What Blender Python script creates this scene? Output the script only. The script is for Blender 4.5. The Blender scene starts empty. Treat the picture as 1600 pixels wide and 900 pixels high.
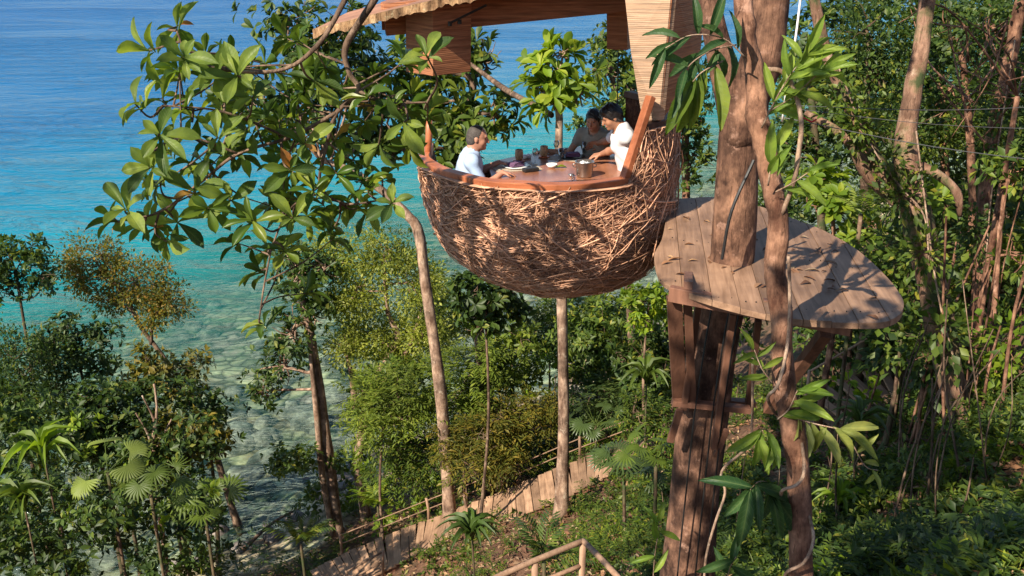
import bpy, bmesh, math, random
import numpy as np
from mathutils import Vector, Matrix

# ------------------------------------------------------------------ camera, world, sun, exposure
SC = bpy.context.scene
COL = SC.collection
rad = math.radians
F_PX, PITCH, CAM_Z = 1537.0, rad(20.0), 19.0
cam_d = bpy.data.cameras.new('camera'); cam = bpy.data.objects.new('camera', cam_d); COL.objects.link(cam)
cam_d.sensor_width = 36.0; cam_d.lens = F_PX / 1600.0 * 36.0
cam_d.clip_start = 0.1; cam_d.clip_end = 20000
cam.location = (0, 0, CAM_Z); cam.rotation_euler = (rad(90) - PITCH, 0, 0)
SC.camera = cam

TO_SUN = Vector((-0.50, -0.62, 0.62)).normalized()
SUN_EL = math.asin(TO_SUN.z); SUN_AZ = math.atan2(TO_SUN.x, TO_SUN.y)
W = bpy.data.worlds.new('World'); SC.world = W; W.use_nodes = True
wn = W.node_tree.nodes; wl = W.node_tree.links
sky = wn.new('ShaderNodeTexSky'); sky.sky_type = 'NISHITA'; sky.sun_disc = False
sky.sun_elevation = SUN_EL; sky.sun_rotation = SUN_AZ
sky.air_density = 1.0; sky.dust_density = 0.25; sky.ozone_density = 1.2
wl.new(sky.outputs[0], wn['Background'].inputs[0]); wn['Background'].inputs[1].default_value = 0.092
sun_d = bpy.data.lights.new('sun', 'SUN'); sun = bpy.data.objects.new('sun', sun_d); COL.objects.link(sun)
sun_d.energy = 5.0; sun_d.angle = rad(0.5); sun_d.color = (1.0, 0.89, 0.73)
sun.rotation_euler = TO_SUN.to_track_quat('Z', 'Y').to_euler(); sun.location = (-20, -20, 60)
SC.view_settings.view_transform = 'Standard'; SC.view_settings.look = 'None'
SC.view_settings.exposure = 1.0; SC.view_settings.gamma = 1.0
SC.render.engine = 'CYCLES'
SC.cycles.max_bounces = 6; SC.cycles.diffuse_bounces = 3; SC.cycles.glossy_bounces = 2
SC.cycles.transmission_bounces = 3; SC.cycles.transparent_max_bounces = 6
SC.cycles.use_denoising = True
SC.cycles.caustics_reflective = False; SC.cycles.caustics_refractive = False

rng = np.random.default_rng(7)
random.seed(7)

# ------------------------------------------------------------------ pixel -> place
CP, SP = math.cos(PITCH), math.sin(PITCH)
def ray(px, py):
    a = (px - 800.0) / F_PX; b = -(py - 450.0) / F_PX
    return np.array([a, CP + b * SP, -SP + b * CP])
CAM = np.array([0.0, 0.0, CAM_Z])
def P(px, py, Y):
    r = ray(px, py); return CAM + r * (Y / r[1])
def PZ(px, py, z):
    r = ray(px, py); return CAM + r * ((z - CAM_Z) / r[2])
def mpp(p):
    d = np.asarray(p) - CAM
    return (d[1] * CP - d[2] * SP) / F_PX          # metres per photo pixel at that point

S_K = [-400, -70, -25, -8, -1.0, 1.2, 3.5, 7, 10.3, 14, 18.8, 21.5, 26, 40, 70, 300]
Z_K = [-30, -9, -3.2, -1.2, -0.30, 0.30, 0.9, 2.0, 3.8, 6.3, 9.5, 11.3, 15.2, 21, 27, 34]
def gz(x, y):
    x = np.asarray(x, float); y = np.asarray(y, float)
    s = (x + 8) * .747 - (y - 30) * .664
    s = s + .9 * np.sin(x * .31 + 1.3) * np.sin(y * .27 + .4)
    n = .16 * np.sin(x * 1.1 + .7 * y) + .11 * np.sin(1.9 * y - 1.3 * x + 2) + .07 * np.sin(3.1 * x + 1.1) * np.sin(2.7 * y)
    return np.interp(s, S_K, Z_K) + n * np.interp(s, [-10, 0, 5], [.5, .7, 1.0])
def G(px, py):
    r = ray(px, py); t = np.arange(4, 90, .05)
    pts = CAM[None] + r[None] * t[:, None]
    h = pts[:, 2] - gz(pts[:, 0], pts[:, 1])
    i = int(np.argmax(h < 0)) if (h < 0).any() else len(t) - 1
    p = pts[i].copy(); p[2] = gz(p[0], p[1]); return p

# ------------------------------------------------------------------ materials
def new_mat(name):
    m = bpy.data.materials.new(name); m.use_nodes = True
    nt = m.node_tree; nt.nodes.clear()
    return m, nt, nt.nodes.new('ShaderNodeOutputMaterial')
def N(nt, kind, **kw):
    n = nt.nodes.new(kind)
    for k, v in kw.items():
        if k.startswith('i_'): n.inputs[k[2:].replace('_', ' ')].default_value = v
        else: setattr(n, k, v)
    return n
def ramp(nt, stops, src=None):
    r = nt.nodes.new('ShaderNodeValToRGB'); e = r.color_ramp.elements
    while len(e) < len(stops): e.new(0.5)
    for i, (p, c) in enumerate(stops):
        e[i].position = p; e[i].color = (*c, 1)
    if src is not None: nt.links.new(src, r.inputs[0])
    return r
def mixc(nt, fac, a, b, mode='MIX'):
    m = nt.nodes.new('ShaderNodeMix'); m.data_type = 'RGBA'; m.blend_type = mode
    for sock, v in ((0, fac), (6, a), (7, b)):
        if hasattr(v, 'is_linked'): nt.links.new(v, m.inputs[sock])
        else: m.inputs[sock].default_value = v if sock == 0 else (*v, 1)
    return m.outputs[2]

def leaf_mat(name, stops, transl=(.35, .5, .08), tfac=.28, rough=.5, patches=0.6):
    m, nt, out = new_mat(name)
    geo = N(nt, 'ShaderNodeNewGeometry')
    pos = N(nt, 'ShaderNodeNewGeometry')
    rp = ramp(nt, stops, geo.outputs['Random Per Island'])
    nz = N(nt, 'ShaderNodeTexNoise'); nz.inputs['Scale'].default_value = .9; nz.inputs['Detail'].default_value = 2
    nt.links.new(pos.outputs['Position'], nz.inputs['Vector'])
    r2 = ramp(nt, [(.35, (1 - patches * .5,) * 3), (.68, (1 + patches * .35, 1 + patches * .3, 1 - patches * .1))], nz.outputs[0])
    c = mixc(nt, 1.0, rp.outputs[0], r2.outputs[0], 'MULTIPLY')
    b = N(nt, 'ShaderNodeBsdfPrincipled'); nt.links.new(c, b.inputs['Base Color'])
    b.inputs['Roughness'].default_value = rough; b.inputs['Specular IOR Level'].default_value = .35
    t = N(nt, 'ShaderNodeBsdfTranslucent')
    tc = mixc(nt, 1.0, c, tuple(transl), 'MULTIPLY')
    g = N(nt, 'ShaderNodeMix'); g.data_type = 'RGBA'; g.blend_type = 'ADD'; g.inputs[0].default_value = 1
    tm = mixc(nt, 1.0, c, (2.2, 2.2, 1.2), 'MULTIPLY')
    nt.links.new(tm, t.inputs['Color'])
    mx = N(nt, 'ShaderNodeMixShader'); mx.inputs[0].default_value = tfac
    nt.links.new(b.outputs[0], mx.inputs[1]); nt.links.new(t.outputs[0], mx.inputs[2])
    nt.links.new(mx.outputs[0], out.inputs[0])
    for dead in (g,): nt.nodes.remove(dead)
    return m

def bark_mat(name, dark, light, scale=6, stretch=.35, moss=0.0, bump=.5):
    m, nt, out = new_mat(name)
    tc = N(nt, 'ShaderNodeTexCoord'); mp = N(nt, 'ShaderNodeMapping'); mp.inputs['Scale'].default_value = (1, 1, stretch)
    nt.links.new(tc.outputs['Object'], mp.inputs[0])
    n1 = N(nt, 'ShaderNodeTexNoise', i_Scale=scale, i_Detail=9, i_Roughness=.65); nt.links.new(mp.outputs[0], n1.inputs['Vector'])
    n2 = N(nt, 'ShaderNodeTexNoise', i_Scale=scale * .5, i_Detail=6, i_Roughness=.62); nt.links.new(tc.outputs['Object'], n2.inputs['Vector'])
    v = N(nt, 'ShaderNodeTexVoronoi', i_Scale=scale * 3.2); v.feature = 'DISTANCE_TO_EDGE'; nt.links.new(mp.outputs[0], v.inputs['Vector'])
    rp = ramp(nt, [(.36, dark), (.5, [(a * .62 + b * .38) for a, b in zip(dark, light)]), (.66, light)], n1.outputs[0])
    rl = ramp(nt, [(.36, (.5, .5, .5)), (.5, (.95, .95, .95)), (.66, (1.5, 1.55, 1.5))], n2.outputs[0])
    c = mixc(nt, 1.0, rp.outputs[0], rl.outputs[0], 'MULTIPLY')
    n3 = N(nt, 'ShaderNodeTexNoise', i_Scale=scale * .8, i_Detail=8, i_Roughness=.7); mp3 = N(nt, 'ShaderNodeMapping'); mp3.inputs['Location'].default_value = (7, 3, 5); nt.links.new(tc.outputs['Object'], mp3.inputs[0]); nt.links.new(mp3.outputs[0], n3.inputs['Vector'])
    rk = ramp(nt, [(.58, (0, 0, 0)), (.68, (.75, .75, .75))], n3.outputs[0]); c = mixc(nt, rk.outputs[0], c, tuple(min(.5, q * 1.25 + .05) for q in light))
    wv = N(nt, 'ShaderNodeTexNoise', i_Scale=scale * 2.6, i_Detail=6, i_Roughness=.7, i_Distortion=1.2); mq = N(nt, 'ShaderNodeMapping'); mq.inputs['Scale'].default_value = (1.6, 1.6, .22); nt.links.new(tc.outputs['Object'], mq.inputs[0]); nt.links.new(mq.outputs[0], wv.inputs['Vector'])
    rc = ramp(nt, [(.34, (.35, .33, .32)), (.46, (1, 1, 1))], wv.outputs[0]); c = mixc(nt, 1.0, c, rc.outputs[0], 'MULTIPLY')
    if moss:
        rm = ramp(nt, [(.5 - moss * .15, (0, 0, 0)), (.62, (1, 1, 1))], n2.outputs[0])
        c = mixc(nt, rm.outputs[0], c, (.05, .065, .025))
    b = N(nt, 'ShaderNodeBsdfPrincipled'); b.inputs['Roughness'].default_value = .85; b.inputs['Specular IOR Level'].default_value = .2
    nt.links.new(c, b.inputs['Base Color'])
    add = N(nt, 'ShaderNodeMath', operation='MULTIPLY_ADD'); nt.links.new(n1.outputs[0], add.inputs[0]); add.inputs[1].default_value = 1.0
    nt.links.new(wv.outputs[0], add.inputs[2])
    bp = N(nt, 'ShaderNodeBump', i_Strength=bump, i_Distance=.018); nt.links.new(add.outputs[0], bp.inputs['Height'])
    nt.links.new(bp.outputs[0], b.inputs['Normal']); nt.links.new(b.outputs[0], out.inputs[0])
    return m

def wood_mat(name, dark, light, axis='X', scale=5, rough=.6, vary=.35, spec=.35, coord='Object'):
    """grain runs along the object's own axis; each piece has its own tone"""
    m, nt, out = new_mat(name)
    tc = N(nt, 'ShaderNodeTexCoord'); mp = N(nt, 'ShaderNodeMapping')
    s = {'X': (.07, 1, 1), 'Y': (1, .07, 1), 'Z': (1, 1, .07)}[axis]
    mp.inputs['Scale'].default_value = s
    oi = N(nt, 'ShaderNodeObjectInfo')
    add = N(nt, 'ShaderNodeVectorMath', operation='ADD'); nt.links.new(tc.outputs[coord], add.inputs[0])
    sc = N(nt, 'ShaderNodeVectorMath', operation='SCALE'); sc.inputs[0].default_value = (37, 91, 53); nt.links.new(oi.outputs['Random'], sc.inputs['Scale'])
    nt.links.new(sc.outputs[0], add.inputs[1]); nt.links.new(add.outputs[0], mp.inputs[0])
    n1 = N(nt, 'ShaderNodeTexNoise', i_Scale=scale * 5, i_Detail=8, i_Roughness=.6, i_Distortion=.4); nt.links.new(mp.outputs[0], n1.inputs['Vector'])
    n2 = N(nt, 'ShaderNodeTexNoise', i_Scale=2.2, i_Detail=5); nt.links.new(add.outputs[0], n2.inputs['Vector'])
    rp = ramp(nt, [(.28, dark), (.72, light)], n1.outputs[0])
    rw = ramp(nt, [(.3, (.62, .6, .6)), (.65, (1.15, 1.15, 1.15))], n2.outputs[0])
    c = mixc(nt, 1.0, rp.outputs[0], rw.outputs[0], 'MULTIPLY')
    gi = N(nt, 'ShaderNodeNewGeometry') if name == 'twig' else None
    rv = ramp(nt, [(0, (1 - vary,) * 3), (1, (1 + vary,) * 3)], gi.outputs['Random Per Island'] if gi else oi.outputs['Random'])
    c = mixc(nt, 1.0, c, rv.outputs[0], 'MULTIPLY')
    b = N(nt, 'ShaderNodeBsdfPrincipled'); b.inputs['Roughness'].default_value = rough; b.inputs['Specular IOR Level'].default_value = spec
    nt.links.new(c, b.inputs['Base Color'])
    bp = N(nt, 'ShaderNodeBump', i_Strength=.35, i_Distance=.008); nt.links.new(n1.outputs[0], bp.inputs['Height'])
    nt.links.new(bp.outputs[0], b.inputs['Normal']); nt.links.new(b.outputs[0], out.inputs[0])
    return m

def plain_mat(name, col, rough=.6, metal=0.0, noise=.12, nscale=30, spec=.4, trans=0.0, bump=0.0):
    m, nt, out = new_mat(name)
    tc = N(nt, 'ShaderNodeTexCoord')
    n1 = N(nt, 'ShaderNodeTexNoise', i_Scale=nscale, i_Detail=5); nt.links.new(tc.outputs['Object'], n1.inputs['Vector'])
    rp = ramp(nt, [(.3, [c * (1 - noise) for c in col]), (.7, [c * (1 + noise) for c in col])], n1.outputs[0])
    b = N(nt, 'ShaderNodeBsdfPrincipled'); nt.links.new(rp.outputs[0], b.inputs['Base Color'])
    b.inputs['Roughness'].default_value = rough; b.inputs['Metallic'].default_value = metal
    b.inputs['Specular IOR Level'].default_value = spec; b.inputs['Transmission Weight'].default_value = trans
    if bump:
        bp = N(nt, 'ShaderNodeBump', i_Strength=bump, i_Distance=.01); nt.links.new(n1.outputs[0], bp.inputs['Height']); nt.links.new(bp.outputs[0], b.inputs['Normal'])
    nt.links.new(b.outputs[0], out.inputs[0])
    return m

def mat_weave(name, dark, light):
    """split-bamboo matting: thin strips lying one above the other"""
    m, nt, out = new_mat(name)
    tc = N(nt, 'ShaderNodeTexCoord'); sp = N(nt, 'ShaderNodeSeparateXYZ'); nt.links.new(tc.outputs['Object'], sp.inputs[0])
    nw = N(nt, 'ShaderNodeTexNoise', i_Scale=1.4, i_Detail=2); nt.links.new(tc.outputs['Object'], nw.inputs['Vector'])
    zz = N(nt, 'ShaderNodeMath', operation='MULTIPLY_ADD'); nt.links.new(nw.outputs[0], zz.inputs[0]); zz.inputs[1].default_value = .05; nt.links.new(sp.outputs[2], zz.inputs[2])
    fr = N(nt, 'ShaderNodeMath', operation='MULTIPLY'); nt.links.new(zz.outputs[0], fr.inputs[0]); fr.inputs[1].default_value = 58.0
    fl = N(nt, 'ShaderNodeMath', operation='FLOOR'); nt.links.new(fr.outputs[0], fl.inputs[0])
    fc = N(nt, 'ShaderNodeMath', operation='FRACT'); nt.links.new(fr.outputs[0], fc.inputs[0])
    wh = N(nt, 'ShaderNodeTexWhiteNoise'); wh.noise_dimensions = '1D'; nt.links.new(fl.outputs[0], wh.inputs['W'])
    mp = N(nt, 'ShaderNodeMapping'); mp.inputs['Scale'].default_value = (4, 4, 58); nt.links.new(tc.outputs['Object'], mp.inputs[0])
    n1 = N(nt, 'ShaderNodeTexNoise', i_Scale=1.0, i_Detail=6); nt.links.new(mp.outputs[0], n1.inputs['Vector'])
    base = mixc(nt, wh.outputs[0], dark, light)
    rn = ramp(nt, [(.3, (.6, .6, .6)), (.7, (1.25, 1.2, 1.15))], n1.outputs[0])
    c = mixc(nt, 1.0, base, rn.outputs[0], 'MULTIPLY')
    hb = ramp(nt, [(0, (.0,) * 3), (.3, (1,) * 3), (.8, (1,) * 3), (1, (0,) * 3)], fc.outputs[0])
    b = N(nt, 'ShaderNodeBsdfPrincipled'); nt.links.new(c, b.inputs['Base Color'])
    b.inputs['Roughness'].default_value = .55; b.inputs['Specular IOR Level'].default_value = .3
    bp = N(nt, 'ShaderNodeBump', i_Strength=.4, i_Distance=.008); nt.links.new(hb.outputs[0], bp.inputs['Height']); nt.links.new(bp.outputs[0], b.inputs['Normal'])
    nt.links.new(b.outputs[0], out.inputs[0])
    return m

M = {}
M['bark_red'] = bark_mat('bark_red', (.085, .036, .022), (.34, .18, .115), 7, .6, bump=.8)
M['bark_grey'] = bark_mat('bark_grey', (.06, .038, .026), (.27, .175, .12), 6, .4, bump=.8)
M['bark_dark'] = bark_mat('bark_dark', (.045, .028, .02), (.17, .10, .07), 7, .3, moss=.4, bump=.8)
M['bark_pale'] = bark_mat('bark_pale', (.13, .075, .05), (.42, .29, .21), 6, .35)
M['bark_moss'] = bark_mat('bark_moss', (.07, .04, .028), (.25, .15, .10), 5, .35, moss=.8, bump=.8)
M['bark_root'] = bark_mat('bark_root', (.15, .075, .048), (.42, .25, .17), 6, .3, moss=.25, bump=1.0)
M['bark_big'] = bark_mat('bark_big', (.045, .022, .015), (.24, .125, .08), 7, .6, bump=.8)
M['vine'] = bark_mat('vine', (.20, .12, .08), (.42, .30, .22), 14, .3)
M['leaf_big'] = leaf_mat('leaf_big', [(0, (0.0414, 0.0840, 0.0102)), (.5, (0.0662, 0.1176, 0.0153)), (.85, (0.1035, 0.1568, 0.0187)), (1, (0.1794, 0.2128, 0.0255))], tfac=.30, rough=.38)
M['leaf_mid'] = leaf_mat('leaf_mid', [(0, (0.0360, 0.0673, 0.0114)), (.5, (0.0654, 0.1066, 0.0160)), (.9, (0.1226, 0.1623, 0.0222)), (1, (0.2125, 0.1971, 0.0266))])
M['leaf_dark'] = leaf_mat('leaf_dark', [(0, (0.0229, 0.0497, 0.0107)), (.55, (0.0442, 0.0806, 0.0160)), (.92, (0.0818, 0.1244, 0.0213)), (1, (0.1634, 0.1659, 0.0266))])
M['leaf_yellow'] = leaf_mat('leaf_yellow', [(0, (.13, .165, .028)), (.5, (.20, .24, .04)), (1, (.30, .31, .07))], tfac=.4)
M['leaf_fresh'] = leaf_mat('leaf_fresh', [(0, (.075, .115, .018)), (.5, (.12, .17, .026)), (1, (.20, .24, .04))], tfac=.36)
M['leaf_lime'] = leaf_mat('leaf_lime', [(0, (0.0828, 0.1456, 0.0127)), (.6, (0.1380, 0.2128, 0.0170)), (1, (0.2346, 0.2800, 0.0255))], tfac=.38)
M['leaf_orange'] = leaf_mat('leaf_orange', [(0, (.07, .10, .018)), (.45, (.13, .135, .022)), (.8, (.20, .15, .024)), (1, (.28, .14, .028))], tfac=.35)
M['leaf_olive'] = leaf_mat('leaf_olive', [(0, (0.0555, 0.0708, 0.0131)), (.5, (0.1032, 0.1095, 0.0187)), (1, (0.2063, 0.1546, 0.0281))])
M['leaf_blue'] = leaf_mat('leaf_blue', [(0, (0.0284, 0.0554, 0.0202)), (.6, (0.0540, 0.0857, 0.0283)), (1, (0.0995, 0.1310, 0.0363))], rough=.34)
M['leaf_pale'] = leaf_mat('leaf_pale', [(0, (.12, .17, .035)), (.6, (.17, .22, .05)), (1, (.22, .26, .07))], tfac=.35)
M['litter'] = leaf_mat('litter', [(0, (.10, .045, .025)), (.5, (.20, .10, .06)), (.85, (.30, .19, .12)), (1, (.40, .30, .2))], tfac=.05, rough=.8)
M['mat'] = mat_weave('bamboo_matting', (.30, .12, .058), (.44, .20, .10))
M['mat_sunlit'] = mat_weave('bamboo_matting_sunlit', (.40, .26, .17), (.50, .35, .24))  # lighter copy of the matting; sunlight on the front panel put into its colour
M['rail'] = wood_mat('red_rail_wood', (.28, .085, .035), (.44, .155, .07), 'X', 4, .42, .12)
M['table'] = wood_mat('table_wood', (.26, .10, .055), (.40, .175, .095), 'Y', 3, .32, .1, .5)
M['dark_wood'] = wood_mat('dark_wood', (.06, .028, .018), (.16, .075, .045), 'Z', 4, .65, .25)
M['brown_wood'] = wood_mat('brown_wood', (.10, .045, .028), (.21, .10, .062), 'Z', 4, .6, .25)
M['deck'] = wood_mat('weathered_deck', (.14, .078, .046), (.33, .20, .125), 'Y', 4, .65, .3)
M['path_board'] = wood_mat('path_board', (.20, .115, .07), (.42, .265, .165), 'Y', 4, .7, .35)
M['path_post'] = wood_mat('path_post', (.20, .115, .07), (.36, .23, .15), 'Z', 5, .7, .3)
M['roof_edge'] = bark_mat('roof_edge', (.22, .12, .06), (.46, .29, .16), 14, .5, bump=.9)
M['roof_top'] = wood_mat('roof_top', (.20, .09, .05), (.42, .21, .12), 'X', 6, .7, .1)
M['twig'] = wood_mat('twig', (.36, .17, .095), (.70, .42, .27), 'X', 6, .5, .45)
M['nest_core'] = bark_mat('nest_core', (.05, .02, .012), (.14, .06, .035), 20, .5, bump=.9)
M['black'] = plain_mat('black_steel', (.012, .012, .013), .45, 0, .2)
M['cable'] = plain_mat('grey_cable', (.09, .09, .09), .5, .3)
M['steel'] = plain_mat('brushed_steel', (.42, .39, .36), .28, .9, .1)
M['white_glaze'] = plain_mat('white_glaze', (.75, .74, .72), .25, 0, .04)
M['clay'] = plain_mat('cup_clay', (.42, .25, .13), .55, 0, .3, 60, bump=.5)
M['saucer'] = plain_mat('saucer_orange', (.48, .12, .045), .4, 0, .15)
M['napkin'] = plain_mat('purple_napkin', (.13, .065, .13), .85, 0, .2, 80)
M['placemat'] = plain_mat('placemat', (.40, .33, .25), .8, 0, .25, 120)
M['slate'] = plain_mat('dark_plate', (.03, .03, .034), .35, 0, .2)
M['paper'] = plain_mat('menu_paper', (.72, .68, .6), .7, 0, .05)
def glass_mat():
    m, nt, out = new_mat('drinking_glass'); t = N(nt, 'ShaderNodeBsdfTransparent'); t.inputs[0].default_value = (.9, .94, .93, 1)
    g_ = N(nt, 'ShaderNodeBsdfGlossy'); g_.inputs['Roughness'].default_value = .05; lw = N(nt, 'ShaderNodeLayerWeight', i_Blend=.55)
    mx = N(nt, 'ShaderNodeMixShader'); nt.links.new(lw.outputs['Facing'], mx.inputs[0]); nt.links.new(t.outputs[0], mx.inputs[1]); nt.links.new(g_.outputs[0], mx.inputs[2]); nt.links.new(mx.outputs[0], out.inputs[0]); return m
M['glass'] = glass_mat()
M['ice'] = plain_mat('ice', (.8, .85, .88), .15, 0, .1, trans=.4)
M['black_leather'] = plain_mat('black_leather', (.02, .018, .018), .5, 0, .2)
M['skin_fair'] = plain_mat('skin_fair', (.42, .20, .13), .5, 0, .08, 12)
M['skin_tan'] = plain_mat('skin_tan', (.36, .175, .105), .5, 0, .08, 12)
M['skin_brown'] = plain_mat('skin_brown', (.33, .155, .09), .5, 0, .08, 12)
M['hair_grey'] = plain_mat('hair_greying', (.055, .045, .04), .7, 0, .4, 90)
M['hair_black'] = plain_mat('hair_black', (.010, .008, .008), .45, 0, .3, 90)
M['shirt_blue'] = plain_mat('shirt_pale_blue', (.34, .44, .62), .85, 0, .05, 18, bump=.3)
M['shirt_white'] = plain_mat('shirt_white', (.62, .62, .64), .85, 0, .04, 18, bump=.3)
M['shirt_taupe'] = plain_mat('shirt_taupe', (.23, .21, .17), .85, 0, .1, 18, bump=.3)
M['trousers'] = plain_mat('trousers', (.06, .05, .045), .9, 0, .15, 18)
M['eye'] = plain_mat('eye', (.03, .02, .018), .2)
M['lip'] = plain_mat('lip', (.34, .10, .08), .45)
M['red_cord'] = plain_mat('red_cord', (.5, .03, .02), .6)
M['rock'] = bark_mat('shore_rock', (.09, .08, .075), (.30, .25, .21), 1.6, 1.0, bump=.9)

def ground_mat():
    m, nt, out = new_mat('slope_ground')
    geo = N(nt, 'ShaderNodeNewGeometry'); sp = N(nt, 'ShaderNodeSeparateXYZ'); nt.links.new(geo.outputs['Position'], sp.inputs[0])
    n1 = N(nt, 'ShaderNodeTexNoise', i_Scale=3.5, i_Detail=10, i_Roughness=.7); nt.links.new(geo.outputs['Position'], n1.inputs['Vector'])
    n2 = N(nt, 'ShaderNodeTexNoise', i_Scale=.5, i_Detail=4); nt.links.new(geo.outputs['Position'], n2.inputs['Vector'])
    soil = ramp(nt, [(.3, (.05, .028, .018)), (.5, (.13, .07, .042)), (.7, (.24, .135, .085))], n1.outputs[0])
    green = ramp(nt, [(.52, (0, 0, 0)), (.66, (.7, .7, .7))], n2.outputs[0])
    soil2 = mixc(nt, green.outputs[0], soil.outputs[0], (.045, .06, .022))
    # shore stones and sea bed: pebbled cells in browns, greys and weed green
    v = N(nt, 'ShaderNodeTexVoronoi', i_Scale=1.15, i_Randomness=1.0); nt.links.new(geo.outputs['Position'], v.inputs['Vector'])
    v2 = N(nt, 'ShaderNodeTexNoise', i_Scale=.22, i_Detail=6, i_Roughness=.6); nt.links.new(geo.outputs['Position'], v2.inputs['Vector'])
    bed = ramp(nt, [(.30, (.05, .05, .04)), (.42, (.23, .155, .10)), (.5, (.40, .34, .21)), (.57, (.13, .14, .085)), (.64, (.26, .18, .16)), (.75, (.46, .41, .29))], v2.outputs[0])
    cell = N(nt, 'ShaderNodeMix'); cell.data_type = 'RGBA'; cell.blend_type = 'OVERLAY'; cell.inputs[0].default_value = .75
    nt.links.new(bed.outputs[0], cell.inputs[6]); sv = N(nt, 'ShaderNodeSeparateColor'); nt.links.new(v.outputs['Color'], sv.inputs[0]); cv = N(nt, 'ShaderNodeCombineColor')
    for k_ in range(3): nt.links.new(sv.outputs[0], cv.inputs[k_])
    nt.links.new(cv.outputs[0], cell.inputs[7])
    ve = N(nt, 'ShaderNodeTexVoronoi', i_Scale=1.15, i_Randomness=1.0); ve.feature = 'DISTANCE_TO_EDGE'; nt.links.new(geo.outputs['Position'], ve.inputs['Vector'])
    er = ramp(nt, [(.0, (.25, .25, .25)), (.16, (1, 1, 1))], ve.outputs[0]); hs = N(nt, 'ShaderNodeHueSaturation'); hs.inputs['Saturation'].default_value = 1.0; nt.links.new(mixc(nt, 1.0, cell.outputs[2], er.outputs[0], 'MULTIPLY'), hs.inputs['Color'])
    zn = N(nt, 'ShaderNodeMath', operation='MULTIPLY_ADD'); nt.links.new(n1.outputs[0], zn.inputs[0]); zn.inputs[1].default_value = .8; nt.links.new(sp.outputs[2], zn.inputs[2])
    zr = N(nt, 'ShaderNodeMapRange'); zr.inputs[1].default_value = .9; zr.inputs[2].default_value = 1.6; nt.links.new(zn.outputs[0], zr.inputs[0])
    c = mixc(nt, zr.outputs[0], hs.outputs[0], soil2)
    b = N(nt, 'ShaderNodeBsdfPrincipled'); b.inputs['Roughness'].default_value = .9; b.inputs['Specular IOR Level'].default_value = .2
    nt.links.new(c, b.inputs['Base Color'])
    bp = N(nt, 'ShaderNodeBump', i_Strength=.8, i_Distance=.08); nt.links.new(n1.outputs[0], bp.inputs['Height']); nt.links.new(bp.outputs[0], b.inputs['Normal'])
    nt.links.new(b.outputs[0], out.inputs[0])
    return m
M['ground'] = ground_mat()

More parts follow.
